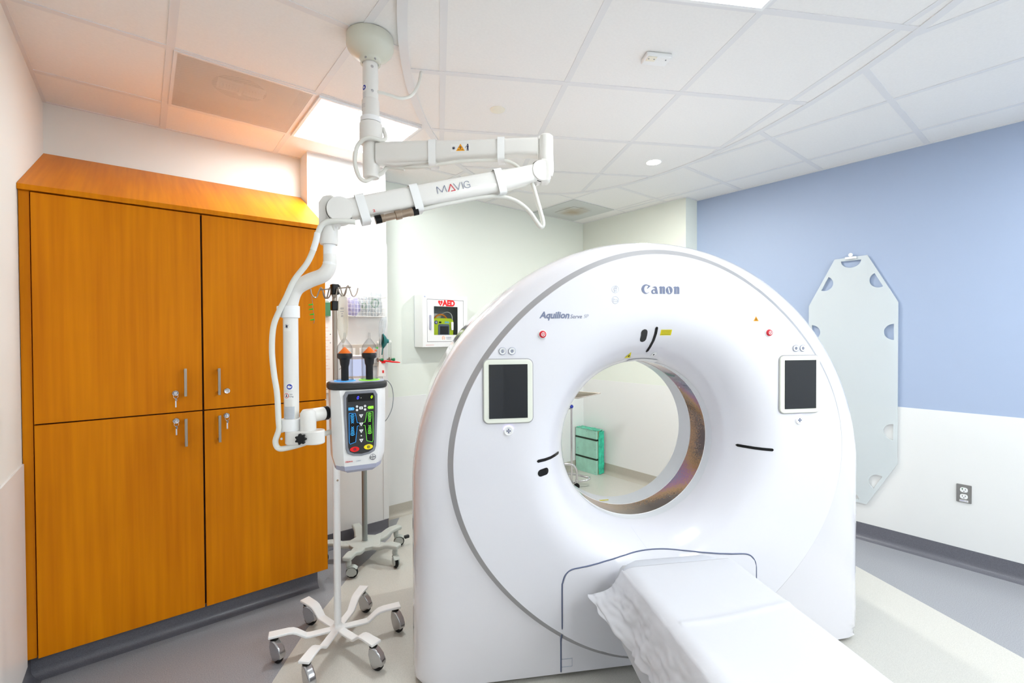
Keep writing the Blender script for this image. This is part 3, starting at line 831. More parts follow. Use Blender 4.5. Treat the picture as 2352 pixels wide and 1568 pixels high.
# screens
for sx, lb in ((-.682, 'left touch screen'), (.682, 'right touch screen')):
    fr_ = prism('screen_bezel', rrect(.206, .264, .022, 6, sx, 1.255), -.009, .001, M['bezel'], ct, FY, bevel=.003)
    prism('screen_recess', rrect(.214, .272, .026, 6, sx, 1.255), -.0022, .001, M['groove'], fr_, FY)
    box('screen_glass', (sx - .081, -.0105, 1.255 - .112), (sx + .081, -.0085, 1.255 + .112), M['glass'], fr_)
    q = -.682 if sx < 0 else .682
    def ringbtn(x, z, r, key, nm='button'):
        bm = BM(); X = aim((x, 0, z), (0, -1, 0)); add_lathe(bm, [(0, .004), (r * .72, .004), (r * .8, .0055), (r, .0055), (r * 1.12, .001), (r * 1.14, 0)], 28, 0, X)
        return new_obj(nm, bm, M['white'], ct)
    for bx in ((-.705, -.665) if sx < 0 else (.663, .699)):
        o = ringbtn(bx, 1.422, .0135, None)
        bm = BM(); add_tube(bm, [(bx + .0145 * cos(2 * pi * i / 24), -.003, 1.422 + .0145 * sin(2 * pi * i / 24)) for i in range(24)], .0013, 5, closed=True)
        add_tube(bm, [(bx + .0055 * cos(2 * pi * i / 16), -.005, 1.422 + .0055 * sin(2 * pi * i / 16)) for i in range(16)], .001, 5, closed=True)
        add_box(bm, (bx - .0012, -.006, 1.422 - .006), (bx + .0012, -.0042, 1.422 + .006))
        new_obj('button_mark', bm, M['logo'], o)
    kx, kz = sx + .001, 1.089
    o = ringbtn(kx, kz, .0185, None, 'direction_key')
    bm = BM()
    for dx, dz in ((0, .0065), (0, -.0065), (.0065, 0), (-.0065, 0)): add_box(bm, (kx + dx - .0026, -.0058, kz + dz - .0026), (kx + dx + .0026, -.0042, kz + dz + .0026))
    add_box(bm, (kx - .001, -.0058, kz - .009), (kx + .001, -.0042, kz + .009)); add_box(bm, (kx - .009, -.0058, kz - .001), (kx + .009, -.0042, kz + .001))
    new_obj('key_mark', bm, M['logo'], o)
    bm = BM(); add_tube(bm, [(kx + .0222 * cos(radians(a)), -.002, kz + .0222 * sin(radians(a))) for a in range(20, 165, 8)], .0014, 5); new_obj('key_glow', bm, M['glowring'], o)
for x, z in ((-.534, 1.491), (.525, 1.494)):
    X = aim((x, 0, z), (0, -1, 0)); bm = BM(); add_lathe(bm, [(0, .012), (.010, .012), (.014, .009), (.0155, .005), (.0155, 0)], 28, 0, X)
    o = new_obj('emergency_button', bm, M['red'], ct)
    bm = BM(); add_tube(bm, [(x + .0075 * cos(2 * pi * i / 20), -.0125, z + .0075 * sin(2 * pi * i / 20)) for i in range(20)], .0011, 5, closed=True)
    for a in (90, 210, 330): add_tube(bm, [(x, -.0125, z), (x + .006 * cos(radians(a)), -.0125, z + .006 * sin(radians(a)))], .0014, 5)
    new_obj('button_mark', bm, M['white'], o)
    bm = BM(); add_lathe(bm, [(.0155, .001), (.0155, .004), (.0185, .003), (.019, 0)], 28, 0, X); new_obj('button_collar', bm, M['white'], o)

# maker's lettering, drawn as filled outlines
def arcp(cx, cy, rx, ry, a0, a1, n=16): return [(cx + rx * cos(radians(a0 + (a1 - a0) * i / n)), cy + ry * sin(radians(a0 + (a1 - a0) * i / n))) for i in range(n + 1)]
def lgC(): return arcp(1.0, 1.0, 1.0, 1.0, 62, 318, 26) + [(1.62, .30)] + arcp(1.25, .98, .66, .84, 290, 90, 20)[::1] + [(1.45, 1.76), (1.62, 1.62), (1.30, 1.12), (1.40, 1.08), (2.05, 1.62), (2.02, 1.68), (1.68, 1.82)]
def lgn(x): return [(x - .32, 1.36), (x - .02, 1.60), (x + .25, 1.62), (x + .42, 1.5), (x + .62, 1.62), (x + .9, 1.6), (x + 1.08, 1.45), (x + 1.14, 1.25), (x + 1.14, 0), (x + .62, 0), (x + .62, 1.28), (x + .56, 1.36), (x + .48, 1.36), (x + .46, 1.3), (x + .46, 0), (x - .06, 0), (x - .06, 1.34)]
def lga(x): return [(x + .02, 1.38), (x + .5, 1.56), (x + .8, 1.58), (x + 1.02, 1.48), (x + 1.12, 1.25), (x + 1.38, 0), (x + .95, 0), (x + .92, .16), (x + .5, -.03), (x + .2, -.02), (x - .1, .14), (x - .2, .42), (x - .12, .7), (x + .15, .92), (x + .5, .98), (x + .76, .92), (x + .72, 1.22), (x + .62, 1.34)]
sc_ = .0196 * 1.03
def S2(P): return [((x - 4.55) * sc_ * .985, (y - .85) * sc_) for x, y in P]
letters = [S2(lgC()), S2(lga(2.45)), S2(lgn(4.35)), S2(arcp(6.5, .78, .76, .85, 0, 360, 28)[:-1]), S2(lgn(7.75))]
holes = [S2(arcp(2.9, .46, .30, .29, 0, 360, 12)[:-1]), S2([(6.34, 1.42), (6.14, 1.36), (6.42, .14), (6.66, .12), (6.8, .22), (6.52, 1.40)])]
holed('maker_lettering', letters, holes, .0012, M['logo'], ct, XY((-.001, -.0012, 1.684)), label='slate lettering reading Canon')
text('model_lettering', 'Aquilion', .027, M['logo'], ct, XY((-.482, -.001, 1.571)), shear=.25, bold=.0012, sx=.98, label='slate lettering reading Aquilion')
text('model_lettering', 'Serve', .0165, M['logo'], ct, XY((-.388, -.001, 1.566)), shear=.2, sx=.98)
text('model_lettering', 'SP', .0165, M['logo_soft'], ct, XY((-.344, -.001, 1.567)), shear=.2, sx=.95)
for z in (1.684, 1.638):
    bm = BM(); add_tube(bm, [(-.212 + .0155 * cos(2 * pi * i / 28), -.0005, z + .0155 * sin(2 * pi * i / 28)) for i in range(28)], .0006, 5, closed=True)
    if z > 1.66:
        add_tube(bm, [(-.212 + .0045 * cos(2 * pi * i / 12), -.0005, z + .007 + .0045 * sin(2 * pi * i / 12)) for i in range(12)], .0007, 5, closed=True)
        for pl in (((-.219, .003), (-.205, .003), (-.207, -.004), (-.217, -.004), (-.219, .003)), ((-.216, -.004), (-.216, -.012)), ((-.208, -.004), (-.208, -.012))): add_tube(bm, [(x, -.0005, z + q) for x, q in pl], .0007, 5)
    else:
        for pl in (((-.222, .006), (-.222, -.008)), ((-.222, -.006), (-.202, -.006)), ((-.217, .001), (-.202, .001), (-.202, -.008)), ((-.222, .006), (-.217, .006), (-.217, .001))): add_tube(bm, [(x, -.0005, z + q) for x, q in pl], .0007, 5)
    new_obj('patient_icon', bm, M['logo_soft'], ct)
bm = BM(); add_tube(bm, [(.21 + .006 * cos(2 * pi * i / 20), -.0008, 1.687 + .006 * sin(2 * pi * i / 20)) for i in range(20)], .0008, 6, closed=True); new_obj('power_lamp', bm, glow('pale_green_lamp', rgb(210, 255, 235), 1.4), ct)
o = prism('warning_triangle', [(.448, 1.547), (.474, 1.547), (.461, 1.569)], -.0012, 0, M['orange'], ct, FY, label='small orange warning triangle')
bm = BM(); add_prism(bm, circ(.0016, 10, .461, 1.5545), -.0016, -.001, FY)
for a in (90, 210, 330): add_prism(bm, [(.461 + .0022 * cos(radians(a - 20)), 1.5545 + .0022 * sin(radians(a - 20))), (.461 + .0058 * cos(radians(a - 28)), 1.5545 + .0058 * sin(radians(a - 28))), (.461 + .0058 * cos(radians(a + 28)), 1.5545 + .0058 * sin(radians(a + 28))), (.461 + .0022 * cos(radians(a + 20)), 1.5545 + .0022 * sin(radians(a + 20)))], -.0016, -.001, FY)
new_obj('warning_symbol', bm, M['black'], o)
# features lying on the funnel: patches that follow its curve
def patch(name, outline2, m, lift=.0012, nu=10, nv=10, parent=ct, label=None):
    # outline2: function (u, v) in 0..1 -> (r, angle)
    bm = BM(); G_ = []
    for i in range(nu + 1):
        row = []
        for j in range(nv + 1):
            r, a = outline2(i / nu, j / nv); x, z = r * cos(a), ZI + r * sin(a)
            nr = (yprof(r + .004) - yprof(r - .004)) / .008 if r > .396 else -2
            nn = Vector((0, -1, 0)) + Vector((cos(a), 0, sin(a))) * nr
            nn.normalize(); p = Vector((x, yprof(r), z)) + nn * lift
            row.append(bm.verts.new(p))
        G_.append(row)
    for i in range(nu):
        for j in range(nv): bm.faces.new((G_[i][j], G_[i + 1][j], G_[i + 1][j + 1], G_[i][j + 1]))
    return new_obj(name, bm, m, parent, label=label)
def slot(a_deg, ra, rb, wd, nm, m='black', lift=.0015):
    A = radians(a_deg)
    def fn(u, v):
        r = ra + (rb - ra) * u; e = min(u, 1 - u) * (rb - ra); h = wd / 2
        if e < h: h = math.sqrt(max(0, h * h - (h - e) ** 2)) * .999 + 1e-4
        return r, A + (v - .5) * 2 * h / r
    return patch(nm, fn, M[m], lift, 24, 4)
slot(91.5, .435, .552, .013, 'laser_slot'); slot(-2, .44, .56, .013, 'laser_slot'); slot(182, .432, .56, .013, 'laser_slot')
slot(97.5, .488, .545, .030, 'laser_port', 'dark'); slot(187.5, .507, .560, .030, 'laser_port', 'black')
# yellow label and triangle on the funnel, speaker hole
def fr2(x0, x1, z0, z1):
    def fn(u, v):
        x = x0 + (x1 - x0) * u; z = z0 + (z1 - z0) * v; return math.hypot(x, z - ZI), math.atan2(z - ZI, x)
    return fn
o = patch('laser_label', fr2(.009, .060, 1.485, 1.510), M['yellow'], .0012, 8, 6, label='small yellow laser label above the bore')
bm = BM()
for k in range(4): patch('laser_label_text', fr2(.014, .055, 1.4895 + k * .0052, 1.4905 + k * .0052), M['ink'], .0017, 8, 1, parent=o)
def trf(u, v):
    a = (-.111, 1.380); b = (-.076, 1.380); c = (-.094, 1.410)
    x = a[0] + (b[0] - a[0]) * u; z = a[1]; x = x + (c[0] - x) * v; z = z + (c[1] - z) * v
    return math.hypot(x, z - ZI), math.atan2(z - ZI, x)
o = patch('laser_triangle', trf, M['yellow'], .0012, 6, 6, label='yellow laser warning triangle at the bore rim')
patch('laser_triangle_mark', lambda u, v: (math.hypot(-.0955 + .007 * u, 1.386 + .008 * v - ZI), math.atan2(1.386 + .008 * v - ZI, -.0955 + .007 * u)), M['black'], .0018, 2, 2, parent=o)
def dsk(cx, cz, R): return lambda u, v: (lambda x, z: (math.hypot(x, z - ZI), math.atan2(z - ZI, x)))(cx + R * v * cos(2 * pi * u), cz + R * v * sin(2 * pi * u))
o = patch('microphone_disc', dsk(.035, 1.395, .012), M['white'], .0014, 20, 3)
patch('microphone_hole', dsk(.035, 1.395, .003), M['black'], .002, 12, 2, parent=o)
def trans_patch(): pass
# little tab over the bore rim at the top
patch('rim_tab', lambda u, v: (.391 + .012 * v, radians(100 - 22 * u)), M['white'], .003, 12, 3)
patch('film_mark', lambda u, v: (.408 + .10 * u, radians(261 + 9 * u) + .002 * v), M['logo_soft'], .001, 12, 1)

# ================================================================== PATIENT TABLE
TX, TY = 0.967, 1.2
p0 = Gw(TX, TY)
tb = thing('patient_table', 'low white patient table running from the scanner towards the viewer', 'patient table', (p0.x, p0.y, 0), AG)
def loft(name, secs, m, parent, cap=True, ang=38, label=None):
    bm = BM(); V = [[bm.verts.new(p) for p in s] for s in secs]; n = len(secs[0])
    for k in range(len(V) - 1):
        for i in range(n): bm.faces.new((V[k][i], V[k][(i + 1) % n], V[k + 1][(i + 1) % n], V[k + 1][i]))
    if cap: bm.faces.new(V[0][::-1]); bm.faces.new(V[-1])
    return new_obj(name, bm, m, parent, ang=ang, label=label)
def bodysec(y, w_, zb, zt, zw):
    P = [(-w_ * .55, zb), (-w_ * .86, zb + .03), (-w_, zb + .085), (-w_ * .90, zw), (-w_ * .80, zt - .01), (-w_ * .76, zt)]
    P = P + [(-x, z) for x, z in P[::-1]]
    return [(x, y, z) for x, z in P]
loft('couch_body', [bodysec(.655, .262, .33, .505, .44), bodysec(.60, .275, .27, .508, .42), bodysec(.45, .283, .22, .508, .41), bodysec(.2, .285, .19, .508, .40), bodysec(-1.5, .285, .19, .508, .40), bodysec(-1.62, .26, .25, .505, .43)], M['couch'], tb)
box('pedestal', (-.20, -1.35, 0.02), (.20, .22, .22), M['couch'], tb, bevel=.03, seg=3)
box('foot_plate', (-.25, -1.45, 0), (.25, .34, .03), M['grey'], tb, bevel=.008)
bm = BM()
def cradle(y, k=1.0, dz=0): return [(x * k, y, z + dz) for x, z in ((-.222, .512), (-.205, .500), (-.15, .495), (.15, .495), (.205, .500), (.222, .512), (.212, .528), (.17, .539), (-.17, .539), (-.212, .525))]
loft('cradle', [cradle(.650, .80, -.02), cradle(.638, .88, -.008), cradle(.61, .96), cradle(.57), cradle(-1.6)], M['mattress'], tb, label='white cradle top')
# sheet: grid over the table with a crumpled overhang on the left
sh = BM(); NU, NV = 170, 330
rowsv = []
for j in range(NV + 1):
    v = j / NV; y = .565 - 2.1 * v
    row = []
    for i in range(NU + 1):
        u = i / NU
        over = .218 + .02 * noise.noise((v * 9, 3, 0))      # length hanging at the left
        Lt = over + .47 + .05
        s = u * Lt
        yy = y
        n1 = noise.noise((s * 6, y * 5, 1.3)); n2 = noise.noise((s * 18, y * 15, 4.1)); n3 = noise.noise((s * 40, y * 34, 7))
        if s < over:
            d = (over - s)                      # distance down from the fold
            flare = max(0, min(1, (y - .38) / .17))
            k = d / over
            crump = .011 * k ** .6
            x = -.238 - .010 * min(1, d / .05) - d * (.18 + .42 * flare * k) + crump * n1 * 1.1 + crump * n2 * 1.5 + .011 * n3 * k - .006 * sin(y * 30 + n1 * 3) * k
            z = .535 - d * (.88 - .36 * flare * k) + .010 * n2 * k
            yy = y + .02 * k * n1 + .045 * flare * k * k
        elif s < over + .47:
            x = -.235 + (s - over); e = min(1, (s - over) / .12)
            z = .549 - .014 * max(0, 1 - (s - over) / .05) ** 2 + .0028 * n1 + .0022 * n2 * (1 - .7 * e)
            z += .004 * math.exp(-((y - .18 - .25 * (x + .2) ** 2) / .012) ** 2) * (1 if x > -.2 else .3)
        else:
            d = s - over - .47; x = .236 + .004 * n1; z = .549 - d
        if y > .47 and s >= over: z -= (y - .47) ** 2 * .5
        row.append(sh.verts.new((x, yy, z)))
    rowsv.append(row)
for j in range(NV):
    for i in range(NU): sh.faces.new((rowsv[j][i], rowsv[j][i + 1], rowsv[j + 1][i + 1], rowsv[j + 1][i]))
so = new_obj('bed_sheet', sh, M['sheet'], None, ang=180)
so.location = (p0.x, p0.y, 0.0); so.rotation_euler = (0, 0, AG)
mod = so.modifiers.new('thick', 'SOLIDIFY'); mod.thickness = .0015; mod.offset = 1
tag(so, 'white disposable sheet draped over the patient table, crumpled along its left side', 'sheet')

# ================================================================== CEILING SUPPORT ARM
BX, BY = -.590, 1.953
bl = Cw(BX, BY, HC)
arm = thing('ceiling_support_arm', 'long white jointed equipment arm hanging from the ceiling, holding the injector', 'support arm', bl, AC)
def c(x, y, z): return Vector((x - BX, y - BY, z - HC))
lathe('canopy', [(0, -.001), (.094, -.001), (.096, -.008), (.096, -.042), (.091, -.056), (.076, -.073), (.056, -.086), (.046, -.091), (.041, -.098), (.041, -.112), (.033, -.112)], M['canopy'], arm, 48)
bm = BM()
for a in (-100, -45, 20, 130):
    d = Vector((cos(radians(a)), sin(radians(a)), 0)); add_lathe(bm, [(0, .0015), (.0045, .001), (.005, 0)], 12, 0, aim(d * .0405 + Vector((0, 0, -.105)), d))
new_obj('canopy_screws', bm, M['chrome_dark'], arm)['kind'] = 'stuff'
lathe('pole', [(.0315, -.10), (.0315, -.40)], M['boom'], arm, 36)
for z in (-.135, -.235, -.345):
    d = Vector((.5, -.87, 0)).normalized()
    bm = BM(); add_lathe(bm, [(0, .0018), (.003, .0018), (.0035, .0006), (.006, .0004), (.0062, 0)], 14, 0, aim(d * .0312 + Vector((0, 0, z)), d)); new_obj('bolt', bm, M['chrome'], arm)
lathe('swivel_collar', [(.0315, -.262), (.036, -.268), (.036, -.345), (.038, -.350), (.038, -.362)], M['boom'], arm, 36)
lathe('ring', [(.036, -.335), (.043, -.338), (.043, -.358), (.036, -.358)], M['white'], arm, 36)
lathe('sleeve', [(.036, -.356), (.046, -.362), (.047, -.375), (.047, -.445), (0, -.445)], M['boom'], arm, 36)
lathe('hub_cylinder', [(.034, -.43), (.034, -.583), (.031, -.587), (0, -.587)], M['boom'], arm, 36)
def pshape(cx, cy, r, a_mid, z_mid, poly, m, nm, parent):
    # flat outline (arc length, height) wrapped on a vertical tube
    bm = BM(); vs = []
    cv = bm.verts.new((cx + r * cos(radians(a_mid)), cy + r * sin(radians(a_mid)), z_mid))
    for u, v in poly:
        a = radians(a_mid) + u / r; vs.append(bm.verts.new((cx + r * cos(a), cy + r * sin(a), z_mid + v)))
    for i in range(len(vs)): bm.faces.new((cv, vs[i], vs[(i + 1) % len(vs)]))
    return new_obj(nm, bm, m, parent)
# curved stickers on the pole
def psticker(cx, cy, r, z0, z1, a0, a1, m, nm, parent=arm, lab=None, n=8):
    bm = BM(); A = []; B = []
    for i in range(n + 1):
        a = radians(a0 + (a1 - a0) * i / n); A.append(bm.verts.new((cx + r * cos(a), cy + r * sin(a), z0))); B.append(bm.verts.new((cx + r * cos(a), cy + r * sin(a), z1)))
    for i in range(n): bm.faces.new((A[i], A[i + 1], B[i + 1], B[i]))
    return new_obj(nm, bm, m, parent, label=lab)
psticker(0, 0, .0319, -.236, -.206, 205, 262, M['paper'], 'sticker'); pshape(0, 0, .0323, 232, -.221, circ(.0105, 20), M['blue'], 'sticker_mark', arm); pshape(0, 0, .0326, 233, -.221, [(-.003, -.005), (.005, -.002), (.002, .005), (-.004, .003)], M['paper'], 'sticker_mark', arm)
for k in range(4): psticker(0, 0, .0323, -.243 - k * .006, -.2425 - k * .006 + .0008, 208, 250, M['logo_soft'], 'sticker_print')
for k in range(3): psticker(0, 0, .0366, -.292 - k * .006, -.2905 - k * .006, 215, 250, M['logo_soft'], 'sticker_print')

def beam(name, secs, m, parent, bev=.01, label=None):
    # secs: (centre, half width vector, half height vector)
    S_ = []
    for ce, hw_, hh_ in secs:
        ce, hw_, hh_ = Vector(ce), Vector(hw_), Vector(hh_); P = []
        for a, b in rrect(2, 2, .45, 4): P.append(ce + hw_ * a + hh_ * b)
        S_.append(P)
    return loft(name, S_, m, parent, ang=32, label=label)
A0, A1 = c(-.56, 1.948, 2.250), c(.13, 1.896, 2.250)
d1 = (A1 - A0).normalized(); n1_ = Vector((-d1.y, d1.x, 0)); upv = Vector((0, 0, 1))
def a1(t, dz=0): return A0 + (A1 - A0) * t + upv * dz
beam('horizontal_arm', [(a1(0, .0), n1_ * .030, upv * .044), (a1(.1, .0), n1_ * .032, upv * .044), (a1(.38, .001), n1_ * .030, upv * .041), (a1(.5, .004), n1_ * .028, upv * .035), (a1(.85, .006), n1_ * .028, upv * .034), (a1(.97, .002), n1_ * .030, upv * .038)], M['boom'], arm)
beam('arm_root_web', [(a1(0, -.01), n1_ * .026, upv * .030), (a1(.10, -.035), n1_ * .018, upv * .020), (a1(.36, -.038), n1_ * .016, upv * .008)], M['boom'], arm)
lathe('outer_joint', [(0, .050), (.022, .050), (.030, .043), (.030, -.030), (.031, -.034), (.031, -.10), (.026, -.118), (0, -.118)], M['boom'], arm, 36, Matrix.Translation(a1(1.0) + Vector((.012, 0, .004))))
def strap(t0, ctr, dirv, hw_, hh_, nm='cable_strap', wd=.017, tail=.012):
    dirv = Vector(dirv).normalized(); sd = Vector((-dirv.y, dirv.x, 0)).normalized(); uu = dirv.cross(sd) * (-1 if dirv.cross(sd).z < 0 else 1)
    P = [ctr + sd * a * (hw_ + .003) + uu * b * (hh_ + .003) + uu * (-tail if b < 0 else 0) for a, b in rrect(2, 2, .3, 3)]
    bm = BM(); R_ = []
    for s_, e in ((-1, 0), (-1, .0018), (1, .0018), (1, 0)):
        R_.append([bm.verts.new(p + dirv * s_ * wd + (p - ctr).normalized() * e) for p in P])
    n = len(P)
    for k in range(4):
        for i in range(n): bm.faces.new((R_[k][i], R_[k][(i + 1) % n], R_[(k + 1) % 4][(i + 1) % n], R_[(k + 1) % 4][i]))
    return new_obj(nm, bm, M['strap'], arm)
strap(0, a1(.345, -.004), d1, .030, .044, tail=.010, wd=.0155); strap(0, a1(.755, .002), d1, .028, .038, tail=.012, wd=.0145)
# arm sticker with warning triangle
def onarm(P0, dr, nrm, u, v, lift): return P0 + dr * u + upv * v + nrm * lift
ns = -n1_
q0 = a1(.515, .004) + ns * .0285
Xs = Matrix((d1, d1.cross(upv) * 0 + upv, ns)).transposed().to_4x4(); Xs.translation = q0
o = prism('warning_sticker', rrect(.080, .032, .002, 2), .0, .0006, M['paper'], arm, None); o.data.transform(Xs)
tri = prism('sticker_triangle', [(-.018, -.013), (.018, -.013), (0, .016)], .0006, .001, M['orange'], o); tri.data.transform(Xs)
bm = BM(); add_box(bm, (-.0012, -.008, .001), (.0012, .006, .0014)); add_box(bm, (-.009, .001, .001), (.009, .0025, .0014)); add_box(bm, (-.011, -.009, .001), (-.004, -.0075, .0014)); add_box(bm, (.004, -.009, .001), (.011, -.0075, .0014)); bm.transform(Xs)
new_obj('sticker_print', bm, M['ink'], o)
bm = BM(); add_prism(bm, circ(.003, 10, .030, .0115), .0006, .0011); add_prism(bm, [(.026, .008), (.034, .008), (.033, -.002), (.034, -.013), (.031, -.013), (.030, -.003), (.029, -.013), (.026, -.013), (.027, 0)], .0006, .0011)
add_tube(bm, [(.026, .006, .001), (.022, .003, .001), (.021, -.002, .001)], .0009, 5)
for a in range(0, 360, 45): add_tube(bm, [(-.028, -.001, .001), (-.028 + .007 * cos(radians(a)), -.001 + .007 * sin(radians(a)), .001)], .0009, 5)
add_prism(bm, circ(.0035, 8, -.028, -.001), .0006, .0012); bm.transform(Xs); new_obj('sticker_figures', bm, M['ink'], o)
# spring arm
E0, E1 = c(.112, 1.892, 2.150), c(-.604, 1.632, 1.927)
d2 = (E1 - E0); L2 = d2.length; d2.normalize(); n2_ = Vector((-d2.y, d2.x, 0)).normalized(); u2_ = d2.cross(n2_)
if u2_.z < 0: u2_ = -u2_
if n2_.y > 0: n2_ = -n2_          # towards the viewer
def a2(t, dz=0): return E0 + d2 * L2 * t + u2_ * dz
beam('spring_arm', [(a2(.03), n2_ * .032, u2_ * .034), (a2(.12, -.004), n2_ * .033, u2_ * .036), (a2(.22, -.006), n2_ * .032, u2_ * .040), (a2(.5, -.004), n2_ * .032, u2_ * .040), (a2(.86, -.002), n2_ * .034, u2_ * .037), (a2(.98, 0), n2_ * .034, u2_ * .035)], M['boom'], arm)
for ce, r in ((E0, .041), (E1, .0445)):
    X = aim(ce - n2_ * .038, n2_)
    bm = BM(); add_lathe(bm, [(0, 0), (r, 0), (r, .070), (r * .97, .074), (0, .076)], 40, 0, X); o = new_obj('joint_disc', bm, M['boom'], arm)
    bm = BM(); add_tube(bm, [X @ Vector(((r + .0012) * cos(2 * pi * i / 40), (r + .0012) * sin(2 * pi * i / 40), .060)) for i in range(40)], .0014, 5, closed=True); new_obj('joint_gap', bm, M['dark'], o)
beam('elbow_housing', [(E1 + Vector((-.045, .0, .012)), n2_ * .030, upv * .030), (E1 + Vector((-.05, 0, -.03)), n2_ * .03, upv * .035), (E1 + Vector((-.02, 0, -.045)), n2_ * .03, upv * .03)], M['boom'], arm)
bm = BM(); add_prism(bm, [(-.066, .025), (-.050, .048), (-.02, .052), (.0, .03), (.0, -.03), (-.01, -.06), (-.066, -.06)], -.031, .031, lambda u, v, d: tuple(E1 + Vector((u, d * .9, v))))
new_obj('elbow_casting', bm, M['boom'], arm, bevel=.006, seg=3)
bm = BM(); add_prism(bm, [(.0, .050), (.038, .05), (.042, .03), (.042, -.03), (.03, -.045), (0, -.045)], -.029, .029, lambda u, v, d: tuple(E0 + Vector((u + .006, d, v + .0))))
new_obj('outer_joint_block', bm, M['boom'], arm, bevel=.008, seg=3)
for t in (.235, .66, .905): strap(0, a2(t, -.004), d2, .034, .040, tail=.012, wd=.0155)
Xn = Matrix((-d2, u2_, (-d2).cross(u2_))).transposed().to_4x4()
Xn.translation = a2(.478, 0) + n2_ * .0335
# maker's mark on the spring arm: broad open letters with a red chevron
def ribbon(bm, pl, wd, X, t=.0006):
    for a, b in zip(pl[:-1], pl[1:]):
        a, b = Vector(a), Vector(b); d = (b - a).normalized(); n = Vector((-d.y, d.x)) * wd / 2; a = a - d * wd * .3; b = b + d * wd * .3
        vs = [X @ Vector((p.x, p.y, z)) for z in (0, t) for p in (a + n, a - n, b - n, b + n)]
        v = [bm.verts.new(p) for p in vs]
        for f in ((0, 1, 2, 3), (7, 6, 5, 4), (0, 4, 5, 1), (1, 5, 6, 2), (2, 6, 7, 3), (3, 7, 4, 0)): bm.faces.new([v[i] for i in f])
h = .0125
bm = BM()
ribbon(bm, [(-.063, -h), (-.060, h), (-.045, -h * .8), (-.030, h), (-.027, -h)], .0019, Xn)
ribbon(bm, [(.006, h), (.019, -h), (.032, h)], .0019, Xn); ribbon(bm, [(.039, h), (.039, -h)], .0019, Xn)
ribbon(bm, [(.066, h * .5)] + [(.057 + .012 * cos(radians(a)), h * sin(radians(a))) for a in range(50, 300, 20)] + [(.067, -h * .8), (.067, -.001), (.058, -.001)], .0018, Xn)
new_obj('maker_lettering', bm, M['logo'], arm, smooth=False, label='slate lettering reading MAVIG')
bm = BM(); ribbon(bm, [(-.020, -h), (-.006, h), (.006, -h), (-.010, -h)], .0028, Xn); new_obj('maker_chevron', bm, M['red'], arm, smooth=False, label='red chevron in the lettering')
Xq = Xn.copy(); Xq.translation = a2(.862, -.029) + n2_ * .0345
text('size_mark', '2', .009, M['ink_red'], arm, Xq, sx=1.6)
# connector slung under the spring arm
K0, K1 = a2(.868, -.058) + n2_ * .022, a2(.668, -.056) + n2_ * .022
kd = (K1 - K0); kl = kd.length; X = aim(K0, kd)
bm = BM(); add_lathe(bm, [(0, 0), (.0155, 0), (.0155, .022), (0, .022)], 20, 0, X); new_obj('connector_end', bm, M['black'], arm)
bm = BM(); add_lathe(bm, [(0, kl - .02), (.0155, kl - .02), (.0155, kl), (0, kl)], 20, 0, X); new_obj('connector_end', bm, M['black'], arm)
bm = BM(); add_lathe(bm, [(.013, .020), (.0145, .022), (.0145, .034), (.0125, .036), (.0125, kl * .46), (.0168, kl * .47), (.0168, kl * .60), (.0132, kl * .61), (.0132, kl - .036), (.0145, kl - .034), (.0145, kl - .02), (.01, kl - .02)], 24, 0, X)
new_obj('cable_connector', bm, M['gold'], arm, label='nickel cable connector')
# down tube
lathe('neck_collar', [(.026, .05), (.031, .045), (.0315, -.018), (.029, -.026), (0, -.026)], M['boom'], arm, 32, Matrix.Translation(c(-.643, 1.628, 1.835)))
lathe('neck_tube', [(.021, .03), (.021, -.05), (.023, -.053), (.023, -.062), (0, -.062)], M['white'], arm, 32, Matrix.Translation(c(-.641, 1.628, 1.80)))
path = catmull([c(-.641, 1.628, 1.775), c(-.642, 1.628, 1.735), c(-.662, 1.626, 1.703), c(-.712, 1.624, 1.682), c(-.756, 1.622, 1.655), c(-.775, 1.621, 1.61), c(-.777, 1.620, 1.56)], 8)
tube('bent_tube', path, [.021 + .004 * min(1, i / 14) for i in range(len(path))], M['boom'], arm, 28)
tube('down_tube', [c(-.777, 1.620, 1.565), c(-.777, 1.620, 1.19)], .0245, M['boom'], arm, 32)
lp = c(-.777, 1.620, 0); fx, fy = lp.x, lp.y
Z = lambda z: z - HC
psticker(fx, fy, .0250, Z(1.505), Z(1.545), 238, 300, M['paper'], 'sticker'); pshape(fx, fy, .0253, 265, Z(1.522), [((.011 if i % 2 else .0035) * cos(2 * pi * i / 16 + .2), (.010 if i % 2 else .0035) * sin(2 * pi * i / 16 + .2)) for i in range(16)], M['ink'], 'sticker_mark', arm)
psticker(fx, fy, .0250, Z(1.30), Z(1.325), 250, 310, M['paper'], 'sticker'); pshape(fx, fy, .0253, 282, Z(1.3125), circ(.0093, 22), M['blue'], 'sticker_mark', arm); pshape(fx, fy, .0256, 282, Z(1.312), [(-.005, -.004), (.003, -.004), (.006, .001), (.001, .002), (.0, .006), (-.004, .004)], M['paper'], 'sticker_mark', arm)
psticker(fx, fy, .0250, Z(1.268), Z(1.295), 232, 310, M['paper'], 'sticker')
pshape(fx, fy, .0253, 257, Z(1.2815), circ(.0088, 22), M['ink_red'], 'sticker_mark', arm); pshape(fx, fy, .0256, 257, Z(1.2815), circ(.0070, 22), M['paper'], 'sticker_mark', arm); pshape(fx, fy, .0259, 257, Z(1.2815), [(-.003, -.004), (.004, -.004), (.002, .0), (.002, .005), (-.001, .005), (-.001, 0)], M['ink'], 'sticker_mark', arm)
Xt = Matrix.Translation((fx + .011, fy - .0262, Z(1.287))) @ Matrix.Rotation(radians(10), 4, 'Z') @ Matrix.Rotation(pi / 2, 4, 'X')
